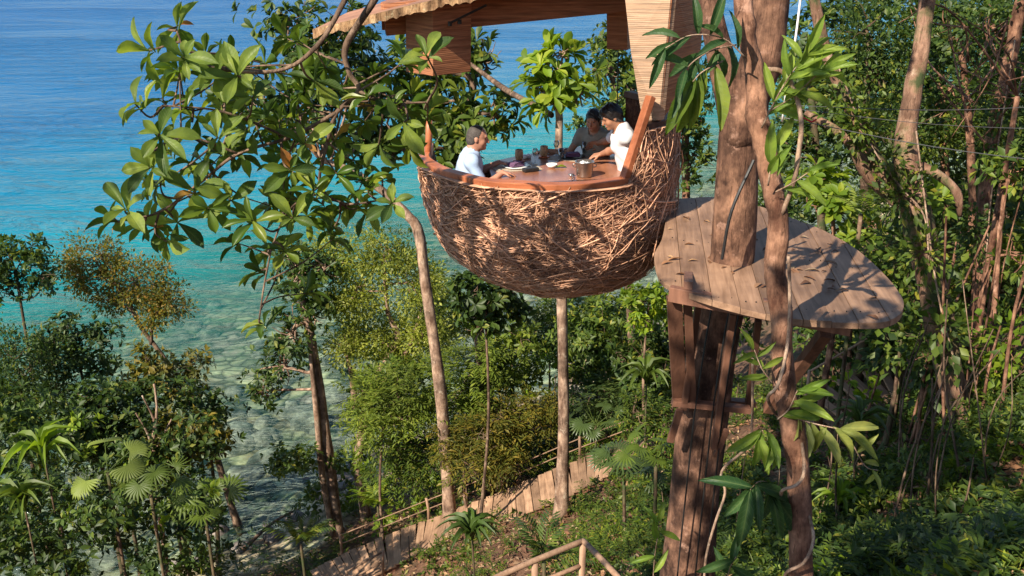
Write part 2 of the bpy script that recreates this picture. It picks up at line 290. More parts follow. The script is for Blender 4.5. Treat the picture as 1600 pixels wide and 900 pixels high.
def sea_mat():
    m, nt, out = new_mat('sea_water')
    geo = N(nt, 'ShaderNodeNewGeometry'); sp = N(nt, 'ShaderNodeSeparateXYZ'); nt.links.new(geo.outputs['Position'], sp.inputs[0])
    # distance out from the shore line
    a = N(nt, 'ShaderNodeMath', operation='MULTIPLY_ADD'); nt.links.new(sp.outputs[0], a.inputs[0]); a.inputs[1].default_value = -.747; a.inputs[2].default_value = -8 * .747 - 30 * .664
    s = N(nt, 'ShaderNodeMath', operation='MULTIPLY_ADD'); nt.links.new(sp.outputs[1], s.inputs[0]); s.inputs[1].default_value = .664; nt.links.new(a.outputs[0], s.inputs[2])
    nb = N(nt, 'ShaderNodeTexNoise', i_Scale=.035, i_Detail=5, i_Roughness=.6); nt.links.new(geo.outputs['Position'], nb.inputs['Vector'])
    s2 = N(nt, 'ShaderNodeMath', operation='MULTIPLY_ADD'); nt.links.new(nb.outputs[0], s2.inputs[0]); s2.inputs[1].default_value = 22; nt.links.new(s.outputs[0], s2.inputs[2])
    dist = N(nt, 'ShaderNodeMath', operation='SUBTRACT'); nt.links.new(s2.outputs[0], dist.inputs[0]); dist.inputs[1].default_value = 11
    mr = N(nt, 'ShaderNodeMapRange'); mr.inputs[1].default_value = 0; mr.inputs[2].default_value = 220; nt.links.new(dist.outputs[0], mr.inputs[0])
    col = ramp(nt, [(0, (.07, .20, .15)), (.07, (.035, .25, .21)), (.13, (.008, .215, .235)), (.20, (.003, .155, .25)), (.36, (.002, .098, .25)), (1, (.003, .085, .255))], mr.outputs[0])
    clear = N(nt, 'ShaderNodeMapRange'); clear.inputs[1].default_value = 6; clear.inputs[2].default_value = 42; clear.inputs[3].default_value = .92; clear.inputs[4].default_value = 0.0
    clear.interpolation_type = 'SMOOTHSTEP'; nt.links.new(dist.outputs[0], clear.inputs[0])
    # ripples: wind waves on three scales
    mp = N(nt, 'ShaderNodeMapping'); mp.inputs['Rotation'].default_value = (0, 0, rad(-14)); mp.inputs['Scale'].default_value = (.42, 1, 1); nt.links.new(geo.outputs['Position'], mp.inputs[0])
    w1 = N(nt, 'ShaderNodeTexNoise', i_Scale=.33, i_Detail=6, i_Roughness=.6, i_Distortion=.5); nt.links.new(mp.outputs[0], w1.inputs['Vector'])
    w2 = N(nt, 'ShaderNodeTexNoise', i_Scale=1.5, i_Detail=4, i_Distortion=.4); nt.links.new(mp.outputs[0], w2.inputs['Vector'])
    hh = N(nt, 'ShaderNodeMath', operation='MULTIPLY_ADD'); nt.links.new(w2.outputs[0], hh.inputs[0]); hh.inputs[1].default_value = .22; nt.links.new(w1.outputs[0], hh.inputs[2])
    wp = N(nt, 'ShaderNodeTexNoise', i_Scale=.045, i_Detail=3, i_Distortion=.8); nt.links.new(mp.outputs[0], wp.inputs['Vector'])
    wr = N(nt, 'ShaderNodeMapRange'); wr.inputs[1].default_value = .35; wr.inputs[2].default_value = .68; wr.inputs[3].default_value = .35; wr.inputs[4].default_value = 1.25; nt.links.new(wp.outputs[0], wr.inputs[0])
    hm = N(nt, 'ShaderNodeMath', operation='MULTIPLY'); nt.links.new(hh.outputs[0], hm.inputs[0]); nt.links.new(wr.outputs[0], hm.inputs[1]); hh = hm
    bp = N(nt, 'ShaderNodeBump', i_Strength=1.0, i_Distance=1.3); nt.links.new(hh.outputs[0], bp.inputs['Height'])
    d = N(nt, 'ShaderNodeBsdfDiffuse'); nt.links.new(col.outputs[0], d.inputs['Color']); nt.links.new(bp.outputs[0], d.inputs['Normal'])
    t = N(nt, 'ShaderNodeBsdfTransparent'); t.inputs['Color'].default_value = (.82, .96, .90, 1)
    g = N(nt, 'ShaderNodeBsdfGlossy'); g.inputs['Roughness'].default_value = .08; g.inputs['Color'].default_value = (.8, .95, 1, 1); nt.links.new(bp.outputs[0], g.inputs['Normal'])
    body = N(nt, 'ShaderNodeMixShader'); nt.links.new(clear.outputs[0], body.inputs[0]); nt.links.new(d.outputs[0], body.inputs[1]); nt.links.new(t.outputs[0], body.inputs[2])
    fr0 = N(nt, 'ShaderNodeFresnel', i_IOR=1.33); nt.links.new(bp.outputs[0], fr0.inputs['Normal'])
    fr = N(nt, 'ShaderNodeMath', operation='MULTIPLY'); nt.links.new(fr0.outputs[0], fr.inputs[0]); fr.inputs[1].default_value = .36
    mx = N(nt, 'ShaderNodeMixShader'); nt.links.new(fr.outputs[0], mx.inputs[0]); nt.links.new(body.outputs[0], mx.inputs[1]); nt.links.new(g.outputs[0], mx.inputs[2])
    nt.links.new(mx.outputs[0], out.inputs[0])
    return m
M['sea'] = sea_mat()

# ------------------------------------------------------------------ mesh helpers
def mesh_np(name, V, Fq, smooth=False):
    """V (n,3); Fq (m,k) one face size"""
    V = np.asarray(V, np.float32); Fq = np.asarray(Fq, np.int32)
    me = bpy.data.meshes.new(name); k = Fq.shape[1]; m = len(Fq)
    me.vertices.add(len(V)); me.vertices.foreach_set('co', V.ravel())
    me.loops.add(m * k); me.loops.foreach_set('vertex_index', Fq.ravel())
    me.polygons.add(m); me.polygons.foreach_set('loop_start', np.arange(0, m * k, k, dtype=np.int32))
    if smooth: me.polygons.foreach_set('use_smooth', np.ones(m, bool))
    me.update(calc_edges=True); return me
def mesh_py(name, V, Fs, smooth=False):
    me = bpy.data.meshes.new(name); me.from_pydata([tuple(map(float, v)) for v in V], [], [tuple(f) for f in Fs]); me.update()
    if smooth: me.polygons.foreach_set('use_smooth', np.ones(len(me.polygons), bool))
    return me
def link(name, me, mat=None, parent=None, mw=None):
    o = bpy.data.objects.new(name, me); COL.objects.link(o)
    if mat is not None and me is not None and not me.materials: me.materials.append(M[mat] if isinstance(mat, str) else mat)
    if parent is not None:
        o.parent = parent; o.matrix_parent_inverse = WORLD[parent.name].inverted()
    if mw is not None: o.matrix_basis = mw
    WORLD[o.name] = mw.copy() if mw is not None else Matrix.Identity(4)
    return o
WORLD = {}
def thing(name, label, cat, loc=(0, 0, 0), group=None):
    o = bpy.data.objects.new(name, None); COL.objects.link(o); o.location = loc; o.empty_display_size = .2
    WORLD[o.name] = Matrix.Translation(Vector(loc))
    return tag(o, label, cat, group)
def tag(o, label, cat, group=None, kind=None):
    o['label'] = label; o['category'] = cat
    if group: o['group'] = group
    if kind: o['kind'] = kind
    return o
class MB:
    """collects shapes that form ONE part"""
    def __init__(s): s.V = []; s.F = []
    def add(s, V, Fs):
        n = len(s.V); s.V += [tuple(map(float, v)) for v in V]; s.F += [tuple(i + n for i in f) for f in Fs]; return s
    def box(s, c, size, R=None):
        hx, hy, hz = [q / 2 for q in size]
        V = [np.array([x, y, z]) for x in (-hx, hx) for y in (-hy, hy) for z in (-hz, hz)]
        if R is not None: V = [np.array(R @ Vector(v)) for v in V]
        V = [v + np.asarray(c) for v in V]
        return s.add(V, [(0, 1, 3, 2), (4, 6, 7, 5), (0, 4, 5, 1), (2, 3, 7, 6), (0, 2, 6, 4), (1, 5, 7, 3)])
    def beam(s, a, b, w, h, up=(0, 0, 1)):
        a = Vector(a); b = Vector(b); d = (b - a); L = d.length; d.normalize()
        u = Vector(up); x = d.cross(u).normalized(); u = x.cross(d).normalized()
        R = Matrix((d, x, u)).transposed()
        return s.box((a + b) / 2, (L, w, h), R)
    def tube(s, pts, r, k=8, cap=True):
        V, Fs = tube(pts, r, k, cap); return s.add(V, Fs)
    def lathe(s, c, prof, k=20):
        c = np.asarray(c, float); V = []; Fs = []
        for (r, z) in prof:
            for i in range(k):
                a = 2 * math.pi * i / k; V.append(c + np.array([r * math.cos(a), r * math.sin(a), z]))
        for j in range(len(prof) - 1):
            for i in range(k): Fs.append((j * k + i, j * k + (i + 1) % k, (j + 1) * k + (i + 1) % k, (j + 1) * k + i))
        Fs.append(tuple(range(k))[::-1]); Fs.append(tuple((len(prof) - 1) * k + i for i in range(k)))
        return s.add(V, Fs)
    def prism(s, poly, z0, z1):
        n = len(poly); V = [(p[0], p[1], z0) for p in poly] + [(p[0], p[1], z1) for p in poly]
        Fs = [tuple(range(n))[::-1], tuple(range(n, 2 * n))] + [(i, (i + 1) % n, n + (i + 1) % n, n + i) for i in range(n)]
        return s.add(V, Fs)
    def build(s, name, mat, parent=None, smooth=False, bevel=0.0, mw=None):
        me = mesh_py(name, s.V, s.F)
        bm = bmesh.new(); bm.from_mesh(me)
        bmesh.ops.recalc_face_normals(bm, faces=bm.faces)
        if bevel: bmesh.ops.bevel(bm, geom=[e for e in bm.edges if e.calc_face_angle(0) > .6], offset=bevel, segments=2, affect='EDGES', profile=.6)
        bm.to_mesh(me); bm.free()
        if smooth: me.polygons.foreach_set('use_smooth', np.ones(len(me.polygons), bool))
        return link(name, me, mat, parent, mw)
def catmull(pts, n=6):
    pts = np.asarray(pts, float); Q = np.vstack([2 * pts[0] - pts[1], pts, 2 * pts[-1] - pts[-2]]); out = []
    for i in range(1, len(Q) - 2):
        for t in np.linspace(0, 1, n, endpoint=False):
            a, b, c, d = Q[i - 1], Q[i], Q[i + 1], Q[i + 2]
            out.append(.5 * ((2 * b) + (c - a) * t + (2 * a - 5 * b + 4 * c - d) * t * t + (3 * b - a - 3 * c + d) * t ** 3))
    out.append(Q[-2]); return np.array(out)
def tube(pts, r, k=8, cap=True, lump=0.0, seed=0):
    pts = np.asarray(pts, float); n = len(pts); r = np.broadcast_to(np.asarray(r, float), (n,))
    T = np.gradient(pts, axis=0); T /= np.linalg.norm(T, axis=1)[:, None] + 1e-9
    ref = np.array([0, 1.0, 0]) if abs(T[0][1]) < .8 else np.array([1.0, 0, 0])
    V = []; g = np.random.default_rng(seed + 5); ph = g.uniform(0, 6.28, 4)
    for i in range(n):
        u = ref - T[i] * ref.dot(T[i]); u /= np.linalg.norm(u) + 1e-9; v = np.cross(T[i], u); ref = u
        for j in range(k):
            a = 2 * math.pi * j / k
            q = 1 + lump * (math.sin(2 * a + ph[0] + i * .35) * .5 + math.sin(3 * a + ph[1] - i * .5) * .4 + math.sin(i * .9 + ph[2]) * .35)
            V.append(pts[i] + r[i] * q * (math.cos(a) * u + math.sin(a) * v))
    Fs = [(i * k + j, i * k + (j + 1) % k, (i + 1) * k + (j + 1) % k, (i + 1) * k + j) for i in range(n - 1) for j in range(k)]
    if cap: Fs += [tuple(range(k))[::-1], tuple((n - 1) * k + j for j in range(k))]
    return V, Fs

# leaf outlines in (along, across, lift); every leaf is its own island
def leaf_tmpl(kind):
    if kind == 'simple':      # five points, folded on the midrib
        V = np.array([[0, 0, 0], [.55, .5, .06], [1, 0, -.10], [.55, -.5, .06], [.5, 0, -.03]])
        F = np.array([[0, 4, 1], [1, 4, 2], [0, 3, 4], [3, 2, 4]]); return V, F
    if kind == 'leaf8':
        V = []; F = []
        for i, (x, w) in enumerate([(0, .04), (.3, .27), (.62, .5), (.85, .34), (1, 0)]):
            z = .08 * math.sin(x * 2.2) - .18 * x * x; V += [[x, w, z + w * .2], [x, 0, z - .015], [x, -w, z + w * .2]]
        for i in range(4):
            for j in range(2): a = i * 3 + j; F.append([a, a + 3, a + 4, a + 1])
        return np.array(V), np.array(F)
    prof = {'obov': [(0, .03), (.12, .12), (.3, .27), (.5, .43), (.66, .5), (.80, .42), (.92, .19), (1, .0)],
            'lance': [(0, .03), (.12, .28), (.3, .47), (.5, .5), (.7, .40), (.85, .24), (.94, .11), (1, .0)],
            'oval': [(0, .03), (.14, .30), (.32, .46), (.5, .5), (.66, .44), (.82, .28), (.93, .12), (1, .0)]}[kind]
    V = []; F = []
    for i, (x, w) in enumerate(prof):
        z = .10 * math.sin(x * 2.2) - .20 * x * x
        V += [[x, w, z + w * .22 + .02 * math.sin(i * 2.4)], [x, w * .5, z + w * .09], [x, 0, z - .015], [x, -w * .5, z + w * .09], [x, -w, z + w * .22 + .02 * math.sin(i * 2.1 + 1)]]
    for i in range(len(prof) - 1):
        for j in range(4):
            a = i * 5 + j; F.append([a, a + 5, a + 6, a + 1])
    return np.array(V), np.array(F)
def frames(D, U):
    D = D / (np.linalg.norm(D, axis=1)[:, None] + 1e-9)
    S = np.cross(U, D); bad = np.linalg.norm(S, axis=1) < 1e-4
    S[bad] = np.cross(np.array([1.0, .3, 0]), D[bad])
    S /= np.linalg.norm(S, axis=1)[:, None] + 1e-9
    return D, S, np.cross(D, S)
def leaves_np(pos, D, U, L, Wd, kind='simple'):
    tv, tf = leaf_tmpl(kind); D, S, Nn = frames(D, U); n = len(pos); k = len(tv)
    a = tv[None, :, 0, None] * L[:, None, None]; b = tv[None, :, 1, None] * Wd[:, None, None]; c = tv[None, :, 2, None] * L[:, None, None]
    V = pos[:, None] + a * D[:, None] + b * S[:, None] + c * Nn[:, None]
    F = tf[None] + (np.arange(n) * k)[:, None, None]
    return V.reshape(-1, 3), F.reshape(-1, tf.shape[1])

def sprays(centers, dirs, g, style):
    """leaf positions and directions for one shoot at each centre"""
    n = len(centers); k = style['k']; L0 = style['L']; asp = style['asp']
    up = np.array([0, 0, 1.0])
    ax = dirs / (np.linalg.norm(dirs, axis=1)[:, None] + 1e-9)
    rnd = g.normal(size=(n, k, 3))
    if style['form'] == 'rosette':
        perp = rnd - (rnd * ax[:, None]).sum(-1, keepdims=True) * ax[:, None]
        perp /= np.linalg.norm(perp, axis=-1, keepdims=True) + 1e-9
        D = perp * 1.0 + ax[:, None] * g.uniform(.0, .9, (n, k, 1)); pos = np.repeat(centers[:, None], k, 1) + perp * L0 * .06
        Uv = ax[:, None] + up * .5 + rnd * .15
    elif style['form'] == 'pinnate':
        t = np.linspace(.1, 1, k)[None, :, None]; side = np.where(np.arange(k) % 2 == 0, 1.0, -1.0)[None, :, None]
        sd = np.cross(ax, up); sd /= np.linalg.norm(sd, axis=1)[:, None] + 1e-6
        ln = style.get('stem', 4 * L0)
        pos = centers[:, None] + ax[:, None] * t * ln - up * (t ** 2) * ln * .35
        D = ax[:, None] * .7 + sd[:, None] * side - up * .35 + rnd * .15
        Uv = up + rnd * .2
    else:                              # loose
        pos = centers[:, None] + rnd * L0 * style.get('spread', 1.0)
        D = rnd + ax[:, None] * .7 - up * style.get('droop', .25); Uv = up + g.normal(size=(n, k, 3)) * .5
    m = n * k; pos = pos.reshape(-1, 3); D = D.reshape(-1, 3); Uv = np.broadcast_to(Uv, (n, k, 3)).reshape(-1, 3)
    L = L0 * g.uniform(.6, 1.25, m); return pos, D, Uv, L, L * asp * g.uniform(.8, 1.2, m)

STY = {
    'almond': dict(form='rosette', k=8, L=.25, asp=.46),
    'mid': dict(form='rosette', k=7, L=.21, asp=.42),
    'small': dict(form='loose', k=9, L=.12, asp=.5, spread=1.0),
    'fine': dict(form='loose', k=10, L=.075, asp=.55, spread=1.1),
    'lance': dict(form='pinnate', k=9, L=.19, asp=.26, stem=.45),
    'broad': dict(form='loose', k=6, L=.17, asp=.6, spread=.9, droop=.5),
}
COV = 2.3
def crown_mesh(name, blobs, style, g, cov=2.2, clump=.30):
    """blobs: (centre, (rx,ry,rz)). shoots gather in sub-clumps with open gaps between"""
    st = STY[style]; C = []; Dn = []
    la = st['L'] ** 2 * st['asp'] * .55
    for c, r in blobs:
        c = np.asarray(c, float); r = np.asarray(r, float)
        n = int(COV * cov * math.pi * r[0] * r[2] / (la * st['k'])) + 4
        nk = max(5, int(26 * (r[0] * r[2]) ** .35))
        k = g.normal(size=(nk, 3)); k /= np.linalg.norm(k, axis=1)[:, None]; k *= g.uniform(.35, 1.0, (nk, 1)) ** .6
        w = g.uniform(.3, 1.6, nk); pick = g.choice(nk, n, p=w / w.sum())
        off = g.normal(size=(n, 3)) * clump * np.array([1, 1, .62]); q = k[pick] + off
        C.append(c + q * r); d = q * np.array([1, 1, .8]) + np.array([0, 0, .45]) + g.normal(size=(n, 3)) * .35; Dn.append(d)
    C = np.vstack(C); Dn = np.vstack(Dn)
    V, F = leaves_np(*sprays(C, Dn, g, st), kind='leaf8' if st['L'] > .215 else 'simple')
    return mesh_np(name, V, F), C
SEED = [100]
def path3(nodes):
    """nodes (px,py,Y,r_px) or (np.array, r_m) -> smooth points, radii"""
    pts = []; rr = []
    for nd in nodes:
        if len(nd) == 2: pts.append(np.asarray(nd[0], float)); rr.append(nd[1])
        else:
            p = P(nd[0], nd[1], nd[2]); pts.append(p); rr.append(nd[3] * mpp(p))
    Q = catmull(pts, 6); R = np.interp(np.linspace(0, 1, len(Q)), np.linspace(0, 1, len(rr)), rr)
    return Q, R
def tree(name, label, trunk, blobs, style, lmat, bmat, group=None, cov=2.2, clump=.30, limbs=(), cat='tree', twigs=14, lump=.10, flare=1.5, depth=.85, extra=None, base_px=None, sides=10, thin=.8):
    """trunk nodes from the top of the stem down to the ground; blobs (px,py,Y,rx_px,ry_px)"""
    SEED[0] += 1; g = np.random.default_rng(SEED[0])
    B3 = []
    for b in blobs:
        if len(b) == 2: B3.append(b); continue
        c = P(b[0], b[1], b[2]); s = mpp(c); B3.append((c, (b[3] * s, (b[3] + b[4]) * .5 * s * depth, b[4] * s / .95)))
    mb = MB(); Q, R = path3(trunk)
    gb = gz(Q[-1][0], Q[-1][1])
    if Q[-1][2] > gb + .05:
        m = max(3, int((Q[-1][2] - gb) / .6)); e = np.linspace(Q[-1], [Q[-1][0] + g.normal() * .08, Q[-1][1], gb - .15], m + 1)[1:]
        Q = np.vstack([Q, e]); R = np.append(R, np.linspace(R[-1], R[-1] * 1.1, m))
    R = R * thin; hgt = Q[:, 2] - Q[-1][2]; R *= 1 + (flare - 1) * np.exp(-hgt / .35)
    Q = Q + np.cumsum(g.normal(size=Q.shape) * [.010, .010, 0], axis=0) * np.linspace(1, 0, len(Q))[:, None]
    root = thing(name, label, cat, tuple(Q[-1]), group)
    V, Fs = tube(Q, R, sides, True, lump, SEED[0]); mb.add(V, Fs)
    skel = [(Q, R)]
    for l in limbs:
        q, r = path3(l); r = r * thin; V, Fs = tube(q, r, max(6, sides - 2), True, lump, SEED[0] + 3); mb.add(V, Fs); skel.append((q, r))
    allp = np.vstack([q for q, _ in skel]); allr = np.concatenate([r for _, r in skel])
    for c, r in B3:                                   # boughs reach into each part of the crown
        c = np.asarray(c); up = allp[allp[:, 2] < c[2] + r[2] * .3]; src = up if len(up) else allp
        i = int(np.argmin(((src - c) ** 2).sum(1))); a = src[i]; ra = allr[int(np.argmin(((allp - a) ** 2).sum(1)))]
        rb = min(ra * .6, .07)
        if np.linalg.norm(c - a) > .25:
            mid = (a + c) / 2 + g.normal(size=3) * .12 * np.linalg.norm(c - a); q = catmull([a, mid, c], 5)
            V, Fs = tube(q, np.linspace(rb, rb * .55, len(q)), 6); mb.add(V, Fs)
        for _ in range(max(4, int(twigs))):
            d = g.normal(size=3); d /= np.linalg.norm(d); e = c + d * np.asarray(r) * g.uniform(.6, 1.0); h = c + g.normal(size=3) * .15 * np.asarray(r)
            mid = (h + e) / 2 + g.normal(size=3) * .1 * np.asarray(r) - np.array([0, 0, .06])
            V, Fs = tube(catmull([h, mid, e], 4), np.linspace(rb * .5, .007, 9), 5, False); mb.add(V, Fs)
    mb.build('trunk', bmat, root, smooth=True)
    if B3:
        me, _ = crown_mesh('crown', B3, style, g, cov, clump)
        o = link('crown', me, lmat, root); o['kind'] = 'stuff'
    return root
# ------------------------------------------------------------------ setting
def axis(lo, hi, a, b, fine, coarse):
    return np.concatenate([np.arange(lo, a, coarse), np.arange(a, b, fine), np.arange(b, hi + coarse, coarse)])
gx = axis(-400, 400, -28, 34, .4, 12); gy = axis(-120, 700, -6, 66, .4, 12)
XX, YY = np.meshgrid(gx, gy, indexing='ij'); ZZ = gz(XX, YY)
idx = np.arange(XX.size).reshape(XX.shape)
Fg = np.stack([idx[:-1, :-1], idx[1:, :-1], idx[1:, 1:], idx[:-1, 1:]], -1).reshape(-1, 4)
ground = link('ground', mesh_np('ground', np.stack([XX, YY, ZZ], -1).reshape(-1, 3), Fg, True), 'ground'); ground['kind'] = 'structure'
ground['label'] = 'steep wooded slope of reddish soil running down to the sea bed'
sx = np.concatenate([[-6000, -1500], np.linspace(-400, 400, 9), [1500, 6000]]); sy = np.concatenate([[-120, 0], np.linspace(30, 400, 8), [1500, 8000]])
XX, YY = np.meshgrid(sx, sy, indexing='ij'); idx = np.arange(XX.size).reshape(XX.shape)
Fg = np.stack([idx[:-1, :-1], idx[1:, :-1], idx[1:, 1:], idx[:-1, 1:]], -1).reshape(-1, 4)
sea = link('sea', mesh_np('sea', np.stack([XX, YY, XX * 0], -1).reshape(-1, 3), Fg), 'sea'); sea['kind'] = 'structure'
sea['label'] = 'rippled sea, deep blue far out and clear turquoise over rocks near shore'

def boulders():
    g = np.random.default_rng(3); bm = bmesh.new(); bmesh.ops.create_icosphere(bm, subdivisions=2, radius=1)
    base = np.array([v.co[:] for v in bm.verts]); fs = np.array([[v.index for v in f.verts] for f in bm.faces]); bm.free()
    V = []; F = []; n = 0
    for i in range(620):
        t = g.uniform(-14, 52); off = g.normal() * 2.0 - 1.0 if i < 330 else -abs(g.normal()) * 10 - 2
        x = -8 + .664 * t + .747 * off; y = 30 + .747 * t - .664 * off
        sz = g.uniform(.14, .5) * (1.5 if off < -3 else 1.0); ph = g.uniform(0, 6.28, 6)
        w = 1 + .16 * np.sin(base[:, 0] * 3 + ph[0]) + .16 * np.sin(base[:, 1] * 4 + ph[1]) + .12 * np.sin(base[:, 2] * 5 + ph[2])
        q = base * w[:, None] * sz * np.array([g.uniform(.8, 1.5), g.uniform(.8, 1.4), g.uniform(.4, .75)])
        a = ph[3]; q = q @ np.array([[math.cos(a), -math.sin(a), 0], [math.sin(a), math.cos(a), 0], [0, 0, 1]])
        z = gz(x, y); V.append(q + [x, y, z + .1 * sz]); F.append(fs + n); n += len(base)
    o = link('shore_rocks', mesh_np('shore_rocks', np.vstack(V), np.vstack(F), True), 'rock')
    tag(o, 'grey brown rocks strewn along the waterline and under shallow water', 'rocks', kind='stuff')
boulders()
# ------------------------------------------------------------------ hanging dining pod
PC = np.array([.37, 10.05]); RX, RY, ZR, ZB = 1.27, 1.45, 16.83, 15.42
def bowl(th, z, off=0.0):
    """point on the basket at angle th and height z"""
    th = np.asarray(th, float); z = np.asarray(z, float)
    t = np.clip((ZR - z) / (ZR - ZB), -1, 1)
    tt = np.clip(t, 0, 1)
    f = (1 - tt ** 3.9) ** .5 * (1 - .05 * tt)
    f = np.where(t < 0, 1 - .10 * t * t - .02 * (-t), f)
    f = np.maximum(f, .02)
    off = off + .012 * np.sin(5 * th + 3 * z + 1) * tt + .011 * np.sin(9 * th - 7 * z) + .009 * np.sin(14 * th + 11 * z + 2)
    cx = PC[0] + .17 * tt ** 1.5; cy = PC[1]
    return np.stack([cx + (RX * f + off) * np.cos(th), cy + (RY * f + off) * np.sin(th), z + 0 * th], -1)
TH_J = rad(-58); TH_K = rad(42); Z_TOP = ZR + .46; Z_BACK = 16.40
def rim_z(th):
    a = (math.degrees(th) + 180) % 360 - 180
    if -58 <= a < -49: return ZR + (Z_TOP - ZR) * (a + 58) / 9
    if -49 <= a <= 42: return Z_TOP
    if 42 < a <= 165: return Z_BACK
    return ZR
pod = thing('hanging_dining_pod', 'woven twig basket pod with matting roof hanging among the trees, diners inside', 'dining pod', (PC[0], PC[1], ZB))
def shell():
    V = []; F = []
    cols = []
    degs = list(np.arange(-195, -58, 3.0)) + list(np.arange(-58, -48.9, 1.5)) + list(np.arange(-46, 42, 3.0)) + [41.999, 42.001] + list(np.arange(45, 165, 3.0))
    nv = 30
    for dg in degs:
        th = rad(dg); top = rim_z(th)
        zs = ZB + (top - ZB) * (np.linspace(0, 1, nv) ** 1.6)
        outer = bowl(np.full(nv, th), zs); inner = bowl(np.full(nv, th), zs, -.05) + np.array([0, 0, .03]) * np.linspace(1, 0, nv)[:, None]
        cols.append(np.vstack([outer, inner[::-1]]))
    C = np.array(cols); m, k = C.shape[:2]; V = C.reshape(-1, 3)
    for i in range(m):
        for j in range(k - 1):
            a = i * k + j; b = ((i + 1) % m) * k + j; F.append((a, b, b + 1, a + 1))
    return mesh_np('basket', V, F, True)
basket = link('basket', shell(), 'nest_core', pod)
basket['label'] = 'deep rounded basket woven from dry red brown twigs'

def twig_pts(g, th, z, hd, L, off, curl):
    """walk along the basket's surface"""
    n = 8; pts = []; st = L / (n - 1)
    for i in range(n):
        lim = rim_z(th) - .02
        z = min(max(z, ZB + .015), lim)
        pts.append(bowl(th, z, off + .012 * math.sin(i * 1.3 + curl * 9)))
        tt = max(0, (ZR - z) / (ZR - ZB)); r = max(.25, RX * (1 - min(tt, .99) ** 3.9) ** .5)
        sl = max(.22, (1 - min(tt, .98) ** 3.9) ** .5)
        nth = th + math.cos(hd) * st / r
        if rim_z(nth) < z - .05: break
        th = nth; z += math.sin(hd) * st * sl; hd += curl * .16
    pts.append(pts[-1] + (pts[-1] - pts[-2]) * .3 + 1e-4) if len(pts) > 1 else None
    return np.array(pts)
def twigs():
    g = np.random.default_rng(11); single = 0; mb_V = []; mb_F = []; n0 = 0
    for i in range(5600):
        front = g.random() < .80
        dg = g.uniform(-185, 8) if front else g.uniform(8, 175)
        th = rad(dg); top = rim_z(th)
        z = ZB + (top - ZB) * g.uniform(0.0, 1.0) ** .8
        mode = g.random()
        hd = g.normal(0, .35) if mode < .62 else (g.choice([-1, 1]) * g.uniform(.4, 1.1) if mode < .88 else g.uniform(1.2, 1.9))
        if dg > -58 and g.random() < .55 and z > ZR - .45: hd = g.uniform(.8, 2.1)
        pts = twig_pts(g, th, z, hd, g.uniform(.35, 1.2), g.uniform(.002, .04) + (g.random() < .22) * g.uniform(.02, .06), g.normal(0, .5))
        if len(pts) < 4: continue
        r = g.uniform(.0032, .0064) * (1.0 if g.random() > .15 else 1.6); V, F = tube(pts, np.linspace(r, r * .65, len(pts)), 4, False)
        if front and -165 < dg < -15 and single < 300 and i % 13 == 0:
            c = pts.mean(0); V = np.array(V) - c
            o = link('twig', mesh_py('twig', V, F, True), 'twig', basket, Matrix.Translation(Vector(c))); single += 1
        else:
            mb_V.append(np.array(V)); mb_F.append(np.array(F) + n0); n0 += len(V)
    # stubs standing up along the rim, as in a nest
    for i in range(190):
        dg = g.uniform(-178, -58) if i < 130 else -58 + 100 * g.random()
        th = rad(dg); top = rim_z(th); a = bowl(th, top - g.uniform(.05, .16), .02); b = bowl(th + g.normal() * .03, top - .01, .035)
        V, F = tube(np.linspace(a, b, 3), .006, 5, False); mb_V.append(np.array(V)); mb_F.append(np.array(F) + n0); n0 += len(V)
    o = link('twig_weave', mesh_np('twig_weave', np.vstack(mb_V), np.vstack(mb_F), True), 'twig', basket); o['kind'] = 'stuff'
twigs()
# rim rail along the low front, then the upright frame of the side wall
def sweep(pts, prof):
    """rectangular section along pts: prof (out, up) corners"""
    V = []; F = []; n = len(pts); k = len(prof)
    for i, p in enumerate(pts):
        t = pts[min(i + 1, n - 1)] - pts[max(i - 1, 0)]; o = np.array([t[1], -t[0], 0.0]); o /= np.linalg.norm(o) + 1e-9
        for (a, b) in prof: V.append(p + o * a + np.array([0, 0, b]))
    for i in range(n - 1):
        for j in range(k): F.append((i * k + j, i * k + (j + 1) % k, (i + 1) * k + (j + 1) % k, (i + 1) * k + j))
    F += [tuple(range(k))[::-1], tuple((n - 1) * k + j for j in range(k))]
    return V, F
degs = np.linspace(-192, -58, 40)
rp_ = np.array([bowl(rad(d), ZR) for d in degs])
V, F = sweep(rp_, [(-.055, -.03), (.045, -.045), (.05, .035), (-.05, .042)])
MB().add(V, F).build('rim_rail', 'rail', pod, bevel=.008)
jb = bowl(TH_J, ZR)
mb = MB(); ptop = P(1004, 120, 9.35)
jt = bowl(rad(-49), Z_TOP, .02); mb.beam(jb + [-.03, -.02, -.05], jt + (jt - jb) * .62 + [-.03, -.03, 0], .06, .085, up=(.55, -.8, .15)); mb.build('upright_post', 'rail', pod, bevel=.006)
ts = np.array([bowl(rad(d), Z_TOP) for d in np.linspace(-47, 42, 30)])
V, F = sweep(ts, [(-.07, -.03), (.045, -.03), (.045, .035), (-.07, .035)]); MB().add(V, F).build('wall_cap', 'dark_wood', pod, bevel=.006)
bs = np.array([bowl(rad(d), Z_BACK) for d in np.linspace(43, 164, 34)])
V, F = sweep(bs, [(-.07, -.03), (.045, -.03), (.045, .03), (-.07, .03)]); MB().add(V, F).build('back_rail', 'rail', pod, bevel=.006)
# end post
lp = bowl(rad(-176), ZR); lt = P(669, 184, float(lp[1]))
MB().tube([lp + [.02, 0, -.1], (lp + lt) / 2 + [.02, 0, 0], lt + [.01, 0, 0]], [.038, .036, .032], 10).build('end_post', 'rail', pod, smooth=True)
